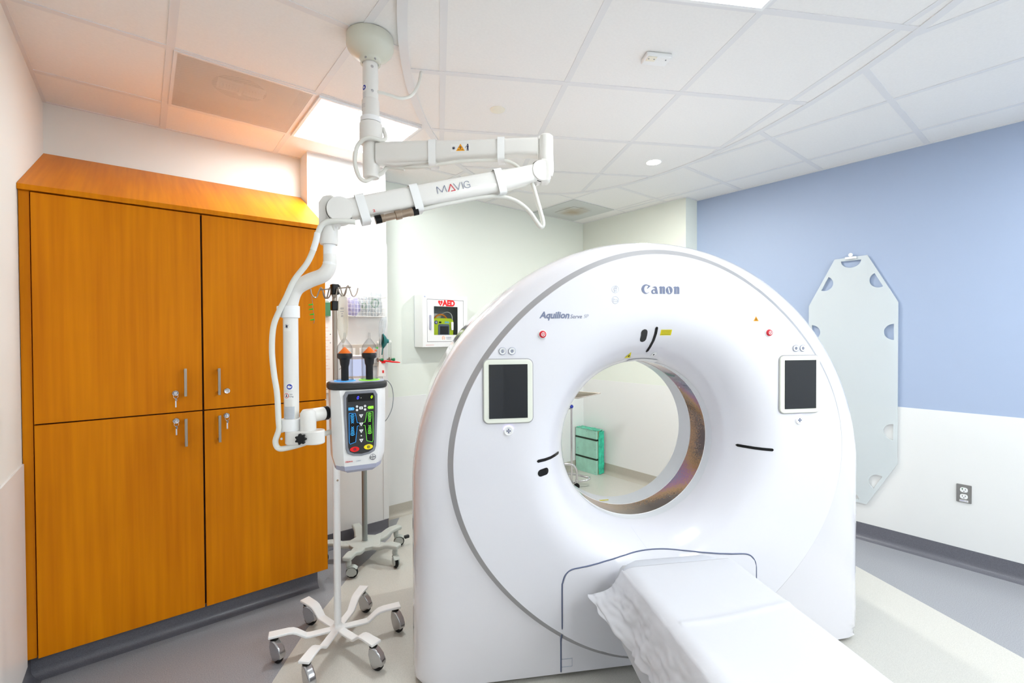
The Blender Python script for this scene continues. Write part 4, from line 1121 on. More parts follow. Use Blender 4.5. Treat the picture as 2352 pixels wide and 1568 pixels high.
text('sticker_print', 'max', .004, M['ink'], arm, Xt); Xt = Matrix.Translation((0, 0, -.008)) @ Xt; text('sticker_print', '12 kg', .005, M['ink'], arm, Xt)
psticker(fx, fy, .0251, Z(1.195), Z(1.243), 225, 318, M['silverlab'], 'type_plate')
for k in range(7): psticker(fx, fy, .0253, Z(1.200 + k * .006), Z(1.2006 + k * .006), 232, 300 - (k % 3) * 14, M['grey'], 'type_plate_print')
for z, r_ in ((1.585, .030), (1.19, .034)):
    lathe('tube_clamp', [(.0247, -.022), (r_, -.020), (r_, .020), (.0247, .022)], M['white'], arm, 28, Matrix.Translation((fx, fy, Z(z - .012))))
box('clamp_lug', (fx - .043, fy - .02, Z(1.152)), (fx - .02, fy + .02, Z(1.193)), M['white'], arm, bevel=.003)
box('clamp_lug', (fx - .040, fy - .02, Z(1.555)), (fx - .02, fy + .02, Z(1.593)), M['white'], arm, bevel=.003)
prism('swivel_block', rrect(.135, .062, .03, 6, fx + .047, fy), Z(1.110), Z(1.158), M['boom'], arm, None, bevel=.004)
kp = c(-.727, 1.587, 1.134)
bm = BM(); star = []
for i in range(42): a = 2 * pi * i / 42; r = .0165 + .0035 * cos(7 * a); star.append((r * cos(a), r * sin(a)))
add_prism(bm, star, -.014, .0, lambda u, v, d: (kp.x + u, kp.y + d, kp.z + v)); new_obj('star_knob', bm, M['black'], arm, bevel=.002)
bm = BM(); add_lathe(bm, [(0, .002), (.004, .002), (.0045, 0)], 12, 0, aim(c(-.797, 1.588, 1.134), (0, -1, 0))); new_obj('bolt', bm, M['chrome'], arm)
lathe('elbow_post', [(.026, -.035), (.0265, -.028), (.0265, .018), (.0262, .030), (.018, .042), (0, .042)], M['boom'], arm, 28, Matrix.Translation(c(-.718, 1.618, 1.188)))
tube('elbow_spigot', [c(-.728, 1.618, 1.206), c(-.690, 1.676, 1.206)], .0243, M['boom'], arm, 28)
tube('spigot_ring', [c(-.690, 1.676, 1.206), c(-.681, 1.690, 1.206)], .0252, M['black'], arm, 28)
tube('spigot_end', [c(-.681, 1.690, 1.206), c(-.660, 1.722, 1.206)], .0235, M['white'], arm, 28)
# cables of the arm
def cbl(nm, pts, r, n=8, m='cable'): return tube(nm, [c(*p) for p in pts], r, M[m], arm, 12, n)
cbl('ceiling_cable', [(-.560, 1.95, 2.512), (-.52, 1.96, 2.506), (-.47, 1.985, 2.502), (-.43, 2.02, 2.535), (-.42, 2.11, 2.63), (-.422, 2.185, 2.725)], .0068)
cbl('loop_cable', [(-.545, 1.975, 2.37), (-.53, 1.96, 2.325), (-.54, 1.925, 2.300), (-.585, 1.905, 2.302), (-.630, 1.91, 2.275), (-.648, 1.92, 2.215), (-.636, 1.93, 2.155), (-.612, 1.935, 2.135), (-.585, 1.945, 2.150), (-.545, 1.955, 2.175), (-.52, 1.96, 2.20), (-.45, 1.95, 2.19)], .0085)
cbl('loop_cable', [(-.45, 1.95, 2.195), (-.39, 1.925, 2.187), (-.32, 1.915, 2.192), (-.2, 1.91, 2.205), (-.05, 1.90, 2.205), (.0, 1.90, 2.195), (.04, 1.90, 2.165), (.10, 1.91, 2.10)], .0075)
cbl('loop_cable', [(.085, 1.875, 2.105), (.105, 1.87, 2.03), (.128, 1.87, 1.945), (.122, 1.87, 1.925), (.108, 1.865, 1.935), (.07, 1.855, 1.985), (.02, 1.84, 2.02), (-.04, 1.83, 2.035), (-.12, 1.80, 2.025), (-.25, 1.75, 1.985), (-.34, 1.72, 1.955)], .0085)
cbl('loop_cable', [(-.545, 1.615, 1.885), (-.60, 1.598, 1.885), (-.645, 1.590, 1.875), (-.665, 1.588, 1.84), (-.675, 1.588, 1.80), (-.70, 1.585, 1.74), (-.745, 1.583, 1.68), (-.775, 1.585, 1.62), (-.800, 1.588, 1.575), (-.822, 1.59, 1.52), (-.828, 1.59, 1.44), (-.822, 1.59, 1.36), (-.812, 1.59, 1.29), (-.808, 1.59, 1.20), (-.808, 1.592, 1.165), (-.822, 1.595, 1.125), (-.815, 1.598, 1.100), (-.79, 1.6, 1.098), (-.73, 1.62, 1.112), (-.70, 1.66, 1.128), (-.655, 1.71, 1.138)], .0095)
o = cbl('cable_label', [(-.6655, 1.5875, 1.842), (-.671, 1.5875, 1.815), (-.681, 1.587, 1.783)], .0104, 4, 'strap')

# ================================================================== CONTRAST INJECTOR
ip = Cw(-.588, 1.745)
IA = AC + radians(27)
inj_s = .965
inj = thing('contrast_injector', 'white two-syringe contrast injector with a lit touch panel, held by the ceiling arm', 'injector', (ip.x, ip.y, .988), IA)
inj.scale = (inj_s, 1, 1)
def isec(z, w_, d_, fr_, fw_):
    # w_ half width, d_ half depth, front flat panel half width fw_ at y=-fr_
    P = [(-fw_, -fr_), (fw_, -fr_), (w_ * .80, -fr_ * .80), (w_ * .97, -fr_ * .45), (w_, 0), (w_ * .97, d_ * .55), (w_ * .82, d_ * .9), (w_ * .55, d_), (-w_ * .55, d_), (-w_ * .82, d_ * .9), (-w_ * .97, d_ * .55), (-w_, 0), (-w_ * .97, -fr_ * .45), (-w_ * .80, -fr_ * .80)]
    return [(x, y, z) for x, y in P]
loft('body', [isec(.028, .088, .06, .072, .058), isec(.06, .098, .066, .082, .062), isec(.16, .102, .07, .086, .066), isec(.27, .104, .072, .083, .070), isec(.305, .104, .072, .076, .074)], M['white_gloss'], inj, ang=24)
loft('drip_tray', [isec(.0, .060, .04, .052, .046), isec(.012, .084, .058, .068, .056), isec(.03, .0885, .0605, .0725, .0585)], M['lilac'], inj, ang=24)
tc_ = BM(); add_prism(tc_, rrect(.222, .160, .066, 8, 0, -.004), .304, .330); new_obj('top_rim', tc_, M['dark'], inj, bevel=.009, seg=3)
prism('top_plate', rrect(.200, .138, .058, 8, 0, -.004), .330, .3325, M['lilac'], inj)
for x, m_ in ((-.046, 'sky'), (.046, 'lime')):
    lathe('syringe_socket', [(.028, .3325), (.040, .3325), (.040, .335), (.028, .335)], M[m_], inj, 32, Matrix.Translation((x, -.01, 0)))
# control panel on the sloping face
yp = -.0855
def IX(x, z, d=0.0): return (x, yp - d, z)
pan = [(-.052, .300), (.052, .300), (.060, .285), (.0595, .22), (.054, .095), (.048, .078), (.03, .069), (0, .065), (-.03, .069), (-.048, .078), (-.054, .095), (-.0595, .22), (-.060, .285)]
pan = [(x * 1.02, z) for x, z in pan]
o_p = prism('control_panel', pan, yp + .012, yp - .003, M['grey'], inj, FY, bevel=.002)
prism('panel_face', [(x * .84, .185 + (z - .185) * .93) for x, z in pan], yp, yp - .0042, M['dark'], o_p, FY)
box('display', (-.046, yp - .0056, .264), (.046, yp - .0042, .290), M['black'], o_p)
text('display_digit', '0', .0115, M['neon_b'], o_p, XY((-.012, yp - .0060, .2765)), shear=.2)
text('display_digit', '0', .0105, M['neon_g'], o_p, XY((.038, yp - .0060, .2765)), shear=.2)
text('display_print', 'ml', .003, M['paper'], o_p, XY((.0, yp - .0060, .276)))
def key(poly, m, nm='key', d=.0062): return prism(nm, poly, yp - .004, yp - d, M[m], o_p, FY)
key([(-.045, .2435), (-.027, .2435), (-.0235, .2385), (-.027, .2335), (-.045, .2335)][::-1], 'sky'); text('key_print', 'B', .005, M['paper'], o_p, XY((-.0345, yp - .0066, .2385)))
key([(.045, .2440), (.027, .2440), (.0235, .239), (.027, .234), (.045, .234)], 'lime'); text('key_print', 'A', .005, M['paper'], o_p, XY((.0345, yp - .0066, .239)))
for x in (-.0145, .0145):
    for z, s in ((.2455, '+'), (.2330, '-')):
        key(circ(.0042, 16, x, z), 'white'); text('key_print', s, .0035, M['ink'], o_p, XY((x, yp - .0066, z)))
key(rrect(.013, .010, .002, 3, 0, .2395), 'white'); key(circ(.0018, 10, 0, .2395), 'ink', 'key_mark', .0067)
def track(sx, m, zoff):
    pl = [(sx * .043, .224), (sx * .0205, .222), (sx * .0155, .186), (sx * .0155, .176), (sx * .0205, .118), (sx * .040, .112), (sx * .043, .120)]
    prism('track_field', [(sx * .0425, .223), (sx * .021, .221), (sx * .006, .184), (sx * .006, .178), (sx * .021, .119), (sx * .040, .1135), (sx * .0425, .120)], yp - .004, yp - .0049, M['black'], o_p, FY)
    bm = BM(); add_tube(bm, [(x, yp - .0052, z) for x, z in [(sx * .043, .223), (sx * .0205, .221), (sx * .014, .187), (sx * .008, .1865)]], .0005, 5); add_tube(bm, [(x, yp - .0052, z) for x, z in [(sx * .008, .1755), (sx * .014, .175), (sx * .0205, .118), (sx * .040, .1125), (sx * .043, .120), (sx * .043, .223)]], .0005, 5)
    new_obj('track_line', bm, M[m], o_p)
    bm = BM()
    for k in range(6):
        for s2, z0 in ((1, .1885 + k * .0055), (-1, .1725 - k * .0055)):
            ww = .0042 + .0006 * k; cx_ = sx * .031
            pts_ = [(cx_ - ww, z0 - s2 * .0022), (cx_, z0 + s2 * .0012), (cx_ + ww, z0 - s2 * .0022), (cx_ + ww, z0 - s2 * .0004 - s2 * .0002), (cx_, z0 + s2 * .003), (cx_ - ww, z0 - s2 * .0004)]
            add_prism(bm, pts_, yp - .0050, yp - .0056, FY)
    o = new_obj('track_chevrons', bm, M[m], o_p, smooth=False); o['kind'] = 'stuff'
track(-1, 'chev_b', 0); track(1, 'chev_g', 0)
for z in (.211, .181, .156, .122):
    key([(-.0075, z + .005), (.0075, z + .005), (.001, z - .0065), (-.001, z - .0065)][::-1], 'white'); key(circ(.0016, 8, 0, z + .0005), 'ink', 'key_mark', .0067)
key(circ(.0024, 10, 0, .139), 'white')
for x, z, m_ in ((-.024, .0925, 'key_red'), (.0255, .096, 'key_yel')):
    o = key(circ(.0165, 28, x, z, .0092), m_, 'oval_key', .0066)
    bm = BM(); add_tube(bm, [(x + .0048 * cos(2 * pi * i / 16), yp - .0070, z + .0048 * sin(2 * pi * i / 16)) for i in range(16)], .0006, 5, closed=True)
    for s_ in (1, -1): add_tube(bm, [(x - .003, yp - .0070, z - .003 * s_), (x + .003, yp - .0070, z + .003 * s_)] if x < 0 else [(x - .0015 * s_, yp - .0070, z - .003), (x - .0015 * s_, yp - .0070, z + .003)], .0008, 5)
    new_obj('key_mark', bm, M['ink'], o_p)
text('maker_print', 'MEDRAD', .0046, M['ink_red'], inj, XY((-.043, -.0815, .047)), depth=.002); text('maker_print', 'Stellant', .0038, M['logo_soft'], inj, XY((-.009, -.0815, .047)), depth=.002)
bm = BM(); lx, lz = .043, .055
add_tube(bm, [(lx + .0105 * cos(2 * pi * i / 32), -.0815, lz + .0105 * sin(2 * pi * i / 32)) for i in range(32)], .0009, 6, closed=True)
new_obj('round_emblem', bm, M['ink'], inj)
for k, ch in enumerate('BAYER'):
    text('emblem_print', ch, .0032, M['ink'], inj, XY((lx + (k - 2) * .0036, -.0822, lz)), depth=.002)
    if k != 2: text('emblem_print', ch, .0032, M['ink'], inj, XY((lx, -.0822, lz - (k - 2) * .0042)), depth=.002)
for x in (-.035, 0, .035): lathe('foot_stud', [(0, -.006), (.005, -.006), (.006, .004)], M['white'], inj, 12, Matrix.Translation((x, .01, 0)))
tube('side_spigot', [(-.085, 0, .218), (-.112, -.0, .218)], .026, M['white_gloss'], inj, 28)
tube('thin_cable', [(.100, .0, .326), (.118, .0, .324), (.135, .0, .30), (.141, .0, .26), (.135, .0, .215), (.118, .0, .18), (.103, .01, .16)], .0016, M['grey_cable'], inj, 8, 6)
# two syringes standing in the sockets
Ri = Matrix.Rotation(IA, 3, 'Z')
for x, lb in ((-.046, 'left clear syringe with orange-coned black plunger, on the blue injector socket'), (.046, 'right clear syringe with orange-coned black plunger, on the green injector socket')):
    q = Vector((ip.x, ip.y, .988 + .3345)) + Ri @ Vector((x * inj_s, -.01, 0))
    sy = thing('syringe', lb, 'syringe', q, IA, 'syringes on the injector')
    lathe('barrel', [(.0285, 0), (.0285, .118), (.026, .128), (.010, .150), (.0045, .156), (.0035, .175), (.0028, .178)], M['syringe'], sy, 32)
    lathe('flange', [(.0285, .002), (.032, .002), (.032, .006), (.0285, .006)], M['syringe'], sy, 32)
    lathe('plunger', [(0, 0), (.0135, 0), (.0135, .052), (.0165, .060), (.0185, .078), (.0262, .084), (.0272, .090), (.0272, .097), (.025, .101), (0, .101)], M['black'], sy, 28)
    lathe('plunger_cone', [(.0232, .1008), (.022, .103), (.002, .1245), (0, .125)], M['orange_cone'], sy, 28)

# ================================================================== WHITE IV STAND
hx, hy = .719, 2.249
iv = thing('iv_stand', 'white six-legged rolling drip stand with a chrome top pole', 'iv stand', (hx, hy, 0))
tube('lower_pole', [(0, 0, .085), (0, 0, 1.06)], .0165, M['white'], iv, 24)
tube('upper_pole', [(0, 0, 1.06), (0, 0, 1.70)], .0115, M['steel'], iv, 20)
lathe('hub', [(0, .075), (.036, .078), (.036, .088), (.024, .094), (.018, .105), (.018, .112), (0, .112)], M['white'], iv, 28)
bm = BM(); add_lathe(bm, [(0, .003), (.004, .002), (.005, 0)], 12, 0, aim((-.0, -.0165, .80), (-.2, -1, 0))); new_obj('pole_screw', bm, M['gold'], iv)
def sweep_flat(bm, path, wds, th, up_=Vector((0, 0, 1))):
    R_ = []
    for i, p in enumerate(path):
        t = (path[min(i + 1, len(path) - 1)] - path[max(i - 1, 0)]).normalized(); s = t.cross(up_).normalized(); nn = s.cross(t).normalized()
        w_ = wds[i] / 2
        R_.append([bm.verts.new(p + s * a * w_ + nn * b * th / 2) for a, b in ((-1, -1), (1, -1), (1, 1), (-1, 1))])
    for k in range(len(R_) - 1):
        for i in range(4): bm.faces.new((R_[k][i], R_[k][(i + 1) % 4], R_[k + 1][(i + 1) % 4], R_[k + 1][i]))
    bm.faces.new(R_[0][::-1]); bm.faces.new(R_[-1])
def caster(parent, base, tw, kind):
    # twin of the photo's castors: hood, stem, wheel
    x, y, z = base; d = Vector((cos(tw), sin(tw), 0)); s = Vector((-sin(tw), cos(tw), 0)); o_ = Vector((x, y, 0))
    R = .033 if kind == 'chrome' else .036
    off = d * .020
    bm = BM(); add_lathe(bm, [(0, z), (.012, z), (.017, z - .012), (.017, z - .03), (.010, .055)], 14, 0, Matrix.Translation(o_))
    def F(u, v, dd): q = o_ + off + d * u + s * dd; return (q.x, q.y, v + R)
    if kind == 'chrome':
        hood = [(-.034, .066), (-.014, .074), (.006, .064), (.026, .044), (.038, .016), (.036, -.004), (.024, -.006), (.008, -.016), (-.004, -.024), (-.018, -.018), (-.030, .006), (-.038, .036)]
        add_prism(bm, hood, -.017, .017, F)
        m_ = M['chrome_dark']
    else:
        hood = arcp(0, .002, .031, .031, 200, -20, 14) + [(.012, -.020), (-.012, -.020)]
        for sg in (-1, 1): add_prism(bm, hood, sg * .0100, sg * .0185, F)
        add_prism(bm, arcp(0, .004, .037, .037, 150, 30, 10) + [(.018, .034), (-.018, .034)], -.0185, .0185, F)
        m_ = M['stand']
    cs = new_obj('caster', bm, m_, parent, bevel=.0065 if kind == 'chrome' else .003, seg=3)
    if kind == 'chrome':
        bm = BM(); add_lathe(bm, [(0, z + .004), (.019, z + .004), (.018, z - .014), (0, z - .014)], 16, 0, Matrix.Translation(o_)); new_obj('swivel_cap', bm, M['black'], cs)
    bm = BM(); q = o_ + off + Vector((0, 0, R))
    add_lathe(bm, [(0, -.009), (R * .62, -.009), (R * .66, -.0095), (R - .003, -.009), (R, -.005), (R, .005), (R - .003, .009), (R * .66, .0095), (R * .62, .009), (0, .009)], 28, 0, aim(q, s))
    new_obj('wheel', bm, M['rubber'], cs)
    return cs
for k in range(6):
    a = radians(-15 + 60 * k); d = Vector((cos(a), sin(a), 0))
    path = [d * r_ + Vector((0, 0, z_)) for r_, z_ in ((0, .082), (.125, .082), (.140, .084), (.178, .112), (.194, .120), (.215, .123), (.296, .123))]
    bm = BM(); sweep_flat(bm, path, [.036, .038, .039, .042, .044, .046, .050], .012)
    lg = new_obj('leg', bm, M['white'], iv, bevel=.003, ang=30)
    caster(lg, (d.x * .272, d.y * .272, .117), (radians(-75), radians(-60), radians(-50), radians(-65), radians(-80), radians(-60))[k], 'chrome')
prism('hook_clamp', rrect(.034, .040, .007, 3), 1.685, 1.735, M['black'], iv, None, bevel=.004)
bm = BM(); add_prism(bm, [(-.018, -.018), (.014, -.018), (.014, .018), (.0, .02), (-.018, .012)], 1.610, 1.655); new_obj('pole_clamp', bm, M['black'], iv, bevel=.004)
# rams-horn hooks
bd = Vector((cos(AC + radians(8)), sin(AC + radians(8)), 0)); bs = Vector((-bd.y, bd.x, 0))
tube('hook_bar', [bd * -.070 + Vector((0, 0, 1.708)), bd * .075 + Vector((0, 0, 1.722))], .0032, M['steel'], iv, 10)
for s_ in (-1, 1):
    for q_, sp_h in ((.062, 1), (.022, -1)):
        pts_ = []
        for dx, dz in ((-.052, .002), (-.048, -.020), (-.036, -.036), (-.022, -.034), (-.012, -.010), (0, .012), (.012, -.010), (.022, -.034), (.036, -.036), (.048, -.020), (.054, .004)):
            ang_ = bd * dx * .75 + bs * dx * sp_h * .55
            pts_.append(bd * s_ * q_ + ang_ + Vector((0, 0, 1.712 + dz + s_ * .005)))
        tube('hook', pts_, .0031, M['steel'], iv, 9, 5)
def hang(px, py): return None
# drip bag and clip strip
b0 = Vector((hx, hy, 0)) + bd * .040 + bs * -.016
bag = thing('iv_bag', 'flattened clear drip bag with ink handwriting, hanging from the drip stand hook', 'iv bag', (b0.x, b0.y, 1.50), AC)
bm = BM(); secs = []
for z, w_, t_ in ((.180, .010, .002), (.172, .019, .003), (.150, .023, .005), (.10, .024, .007), (.06, .026, .010), (.025, .025, .012), (-.005, .020, .012), (-.03, .012, .008), (-.045, .005, .004)):
    secs.append([(w_ * cos(2 * pi * i / 20) * (1 + .05 * noise.noise((i, z * 30, 0))), t_ * sin(2 * pi * i / 20), z) for i in range(20)])
loft('bag_film', secs, M['ivbag'], bag, ang=180)
for k, (s, z) in enumerate((('025', .118), ('SALINE', .104), ('100', .094), ('25', .082))): text('handwriting', s, .008 if k in (0, 3) else .004, M['ink'], bag, XY((0, -.0125, z)), shear=.25)
tube('drip_line', [(0, 0, -.045), (.004, -.004, -.075), (.018, -.02, -.12), (.020, -.05, -.15), (.01, -.08, -.165)], .0022, M['syringe'], bag, 8, 6)
tube('hang_loop', [(-.006, 0, .172), (0, 0, .192), (.006, 0, .172)], .0012, M['ivbag'], bag, 8, 5)
g1 = Vector((hx, hy, 0)) + bd * -.094 + bs * -.02
cl = thing('clip_strip', 'thin wire strip of four green clips hanging from the left drip hook', 'clip strip', (g1.x, g1.y, 1.56), AC)
tube('wire', [(-.006, 0, .115), (-.002, 0, .09), (.0, 0, .06), (.004, 0, .03), (.006, 0, 0), (.002, 0, -.012)], .0011, M['grey'], cl, 8, 5)
for k, (x, z) in enumerate(((.0, .078), (.0015, .056), (.0045, .032), (.0065, .007))): tube('clip', [(x, 0, z), (x - .019, -.002, z - .003)], [.0036, .0022], M['green_clip'], cl, 8)

# ================================================================== GREY EQUIPMENT STAND
gx0, gy0 = 1.145, 3.010
gs = thing('equipment_stand', 'grey five-armed rolling stand with a grey pole, beside the white pillar', 'equipment stand', (gx0, gy0, 0))
tube('pole', [(0, 0, .118), (0, 0, 1.205)], .0175, M['stand_pole'], gs, 24)
bm = BM(); add_tube(bm, [(.021 * cos(2 * pi * i / 24), .021 * sin(2 * pi * i / 24), .122) for i in range(24)], .0035, 6, closed=True); new_obj('pole_ring', bm, M['stand'], gs)
bm = BM(); add_prism(bm, [(.125 * cos(radians(10 + 36 * k)) * (1 if k % 2 == 0 else .80), .125 * sin(radians(10 + 36 * k)) * (1 if k % 2 == 0 else .80)) for k in range(10)], .092, .1205)
new_obj('centre_plate', bm, M['stand'], gs, bevel=.006, seg=3)
for k in range(5):
    a = radians(10 + 72 * k); d = Vector((cos(a), sin(a), 0))
    bm = BM(); sweep_flat(bm, [d * r_ + Vector((0, 0, z_)) for r_, z_ in ((.03, .105), (.125, .106), (.150, .109), (.185, .124), (.210, .129), (.278, .129))], [.085, .080, .072, .064, .062, .056], .027)
    new_obj('leg', bm, M['stand'], gs, bevel=.009, seg=3, ang=40)
for k in range(5):
    a = radians(10 + 72 * k); caster(gs, (.245 * cos(a), .245 * sin(a), .112), (radians(-30), radians(60), radians(150), radians(-35), radians(-100))[k], 'grey')
box('brake_pedal', (.285, -.01, .055), (.32, .012, .075), M['dark'], gs, bevel=.004)
tp = Cw(-1.010, 3.02)
tab = thing('monitor', 'small bright flat screen on the grey stand, glowing behind the syringes', 'monitor', (tp.x, tp.y, 1.214), AC + radians(8))
box('housing', (-.085, 0, 0), (.085, .024, .150), M['white'], tab, bevel=.006)
box('screen', (-.076, -.0012, .012), (.076, .002, .122), M['tab'], tab)
box('top_bar', (-.076, -.0014, .126), (.076, .001, .142), M['logo_soft'], tab)
box('bracket', (-.03, .022, .0), (.03, .03, .06), M['dark'], tab)

# ================================================================== ON THE PILLAR AND BACK WALL
PY = 3.316
wb = thing('wire_basket', 'white wire basket fixed to the pillar, filled with packaged tubing', 'basket', (1.252, PY, 1.628))
bw, bdp, bh = .270, .105, .140
bm = BM(); 
for z, e in ((0, .0), (bh, .008)):
    add_tube(bm, [(-bw / 2 - e, -.004, z), (-bw / 2 - e, -bdp - e, z), (bw / 2 + e, -bdp - e, z), (bw / 2 + e, -.004, z)], .0022, 6, closed=True)
new_obj('rim_wire', bm, M['wire'], wb)
for k in range(1, 5):
    z = bh * k / 5; tube('wire', [(-bw / 2, -.004, z), (-bw / 2, -bdp, z), (bw / 2, -bdp, z), (bw / 2, -.004, z)], .0009, M['wire'], wb, 5)
for k in range(13):
    x = -bw / 2 + bw * k / 12; tube('wire', [(x, -.004, 0), (x, -bdp, 0), (x * 1.03, -bdp - .006, bh)], .0009, M['wire'], wb, 5)
for k in range(4):
    y = -bdp * k / 4 - .01; tube('wire', [(-bw / 2, y, bh), (-bw / 2, y, 0), (bw / 2, y, 0), (bw / 2, y, bh)], .0009, M['wire'], wb, 5)
def blob(name, loc, sx, sy, sz, m, lab, cat='bag', group=None, seed=0, extra=None):
    t_ = thing(name, lab, cat, loc, 0, group)
    bm = BM(); bmesh.ops.create_icosphere(bm, subdivisions=4, radius=1)
    for v in bm.verts:
        nn = noise.noise(v.co * 2.2 + Vector((seed, 0, 0))) * .22 + noise.noise(v.co * 6 + Vector((seed, 3, 0))) * .08
        e = abs(v.co.z) ** 1.0
        v.co = Vector((math.copysign(abs(v.co.x) ** .75, v.co.x) * sx, math.copysign(abs(v.co.y) ** .8, v.co.y) * sy, math.copysign(abs(v.co.z) ** .8, v.co.z) * sz)) * (1 + nn)
    new_obj('bag_film', bm, m, t_, ang=180)
    if extra: extra(t_)
    return t_
def coil(seed, m, r0):
    def f(t_):
        rnd = random.Random(seed); pts_ = []
        for i in range(16):
            a = i * 1.25 + rnd.random(); pts_.append((r0 * .8 * cos(a) * (1 - .02 * i), .012 * sin(i), r0 * .85 * sin(a)))
        tube('tubing', pts_, .0028, m, t_, 7, 5)
    return f
blob('tubing_bag', (1.165, PY - .052, 1.700), .048, .036, .066, M['bagpurple'], 'lilac-tinted bag of tubing in the left end of the wire basket', seed=2, group='bags in the wire basket', extra=coil(3, M['lilac'], .032))
blob('tubing_bag', (1.250, PY - .054, 1.705), .034, .036, .070, M['bagclear'], 'clear bag of tubing in the middle of the wire basket', seed=7, group='bags in the wire basket', extra=coil(8, M['greentrans'], .026))
blob('mask_bag', (1.332, PY - .054, 1.728), .046, .038, .092, M['bagclear'], 'clear bag with a green-strapped oxygen mask in the right end of the wire basket', seed=11, group='bags in the wire basket', extra=coil(12, M['green'], .036))
# limp plastic bag hanging at the right of the basket
t_ = thing('hanging_bag', 'limp translucent plastic bag hanging from the right side of the wire basket', 'bag', (1.395, PY - .06, 1.47))
secs = []
for z, w_, t2 in ((.16, .020, .004), (.13, .026, .008), (.09, .028, .012), (.04, .022, .012), (0, .014, .008), (-.05, .008, .004)):
    secs.append([(w_ * cos(2 * pi * i / 16) - .0 + (.16 - z) * -.15, t2 * sin(2 * pi * i / 16), z) for i in range(16)])
loft('bag_film', secs, M['bagclear'], t_, ang=180)
tube('hanging_string', [(0, 0, .16), (-.01, .005, .19), (-.012, .01, .20)], .001, M['wire'], t_, 6, 4)
# headwall strip with outlets
hwl = thing('headwall_panel', 'beige service panel strip with outlets on the pillar below the basket', 'wall panel', (1.262, PY, 1.34))
box('panel', (-.152, -.012, -.075), (.152, 0, .088), M['head'], hwl, bevel=.003)
for x in (-.10, .0, .105): box('outlet_plate', (x - .036, -.015, -.052), (x + .036, -.011, .062), M['paper'], hwl, bevel=.003)
t_ = thing('suction_regulator', 'black round regulator plugged into the beige panel between the two syringes', 'regulator', (1.265, PY - .014, 1.345))
bm = BM(); add_lathe(bm, [(0, .062), (.020, .060), (.026, .050), (.026, .028), (.016, .024), (.012, 0)], 24, 0, aim((0, 0, 0), (-.25, -1, .1))); new_obj('regulator_head', bm, M['black'], t_)
tube('regulator_pipe', [(.006, -.025, -.02), (.020, -.02, -.035), (.03, -.012, -.038)], .008, M['black'], t_, 10, 4)
for (x, lb, ht) in ((1.356, 'clear flowmeter tube standing on the pillar rail, behind the right syringe', .125), (1.446, 'clear graduated flowmeter with a green knob, at the outer edge of the pillar', .13)):
    t_ = thing('flowmeter', lb, 'flowmeter', (x, PY - .05, 1.318), 0, 'flowmeters on the pillar')
    tube('tube', [(0, 0, 0), (0, 0, ht)], .0095, M['syringe'], t_, 16)
    lathe('cap', [(0, ht + .008), (.008, ht + .008), (.0105, ht), (.0105, ht - .008)], M['paper'], t_, 16)
    lathe('body', [(0, -.022), (.008, -.022), (.013, -.014), (.013, .004), (.010, .010)], M['steel'], t_, 16)
    tube('inlet', [(0, 0, -.006), (0, .05, -.006)], .006, M['steel'], t_, 10)
    X = aim((.006, -.006, -.006), (.9, -.5, 0)); bm = BM(); add_lathe(bm, [(0, .030), (.010, .029), (.0115, .024), (.0115, .010), (.005, .006), (.005, 0)], 16, 0, X); new_obj('knob', bm, M['green'], t_, label='green knob')
    for k in range(8): box('scale_mark', (-.004, -.0102, .02 + k * .012), (.004, -.0096, .0212 + k * .012), M['grey'], t_)
t_ = thing('suction_wand', 'red plastic suction wand sticking out sideways from the pillar', 'suction wand', (1.40, PY - .075, 1.292), radians(-20))
tube('wand', [(-.05, 0, .010), (0, 0, .012), (.05, 0, .004), (.09, 0, 0), (.105, 0, -.002)], [.005, .0062, .006, .005, .003], M['ink_red2'], t_, 10)
bm = BM(); add_box(bm, (-.03, -.003, -.004), (.0, .003, .016)); new_obj('wand_grip', bm, M['ink_red2'], t_, bevel=.002)
t_ = thing('resuscitator_mask', 'dark teal rubber mask hanging on the outer edge of the pillar', 'mask', (1.380, PY - .080, 1.450), radians(20))
bm = BM(); add_lathe(bm, [(0, .045), (.010, .045), (.012, .032), (.024, .022), (.036, .006), (.040, 0), (.036, -.004)], 24, 0, aim((0, 0, 0), (.85, -.45, .0)) @ Matrix.Diagonal((1.0, 1.4, .9, 1))); new_obj('mask_cup', bm, M['teal'], t_)
bm = BM(); add_tube(bm, [(-.004, -.004, -.03), (-.008, -.004, -.055), (-.012, 0, -.10)], .004, 8); new_obj('mask_tube', bm, M['teal'], t_)
t_ = thing('tube_holder', 'slim white tube with green and orange bands, leaning behind the right syringe', 'tube', (1.308, PY - .09, 1.345), 0)
bm = BM(); add_tube(bm, [(-.016, 0, -.04), (.020, 0, .060)], .0085, 14); new_obj('tube', bm, M['paper'], t_)
bm = BM(); add_tube(bm, [(.0168, 0, .051), (.0212, 0, .063)], .0092, 14); new_obj('green_band', bm, M['green_clip'], t_)
bm = BM(); add_tube(bm, [(.009, 0, .030), (.0145, 0, .044)], .0092, 14); new_obj('orange_band', bm, M['orange_cone'], t_)
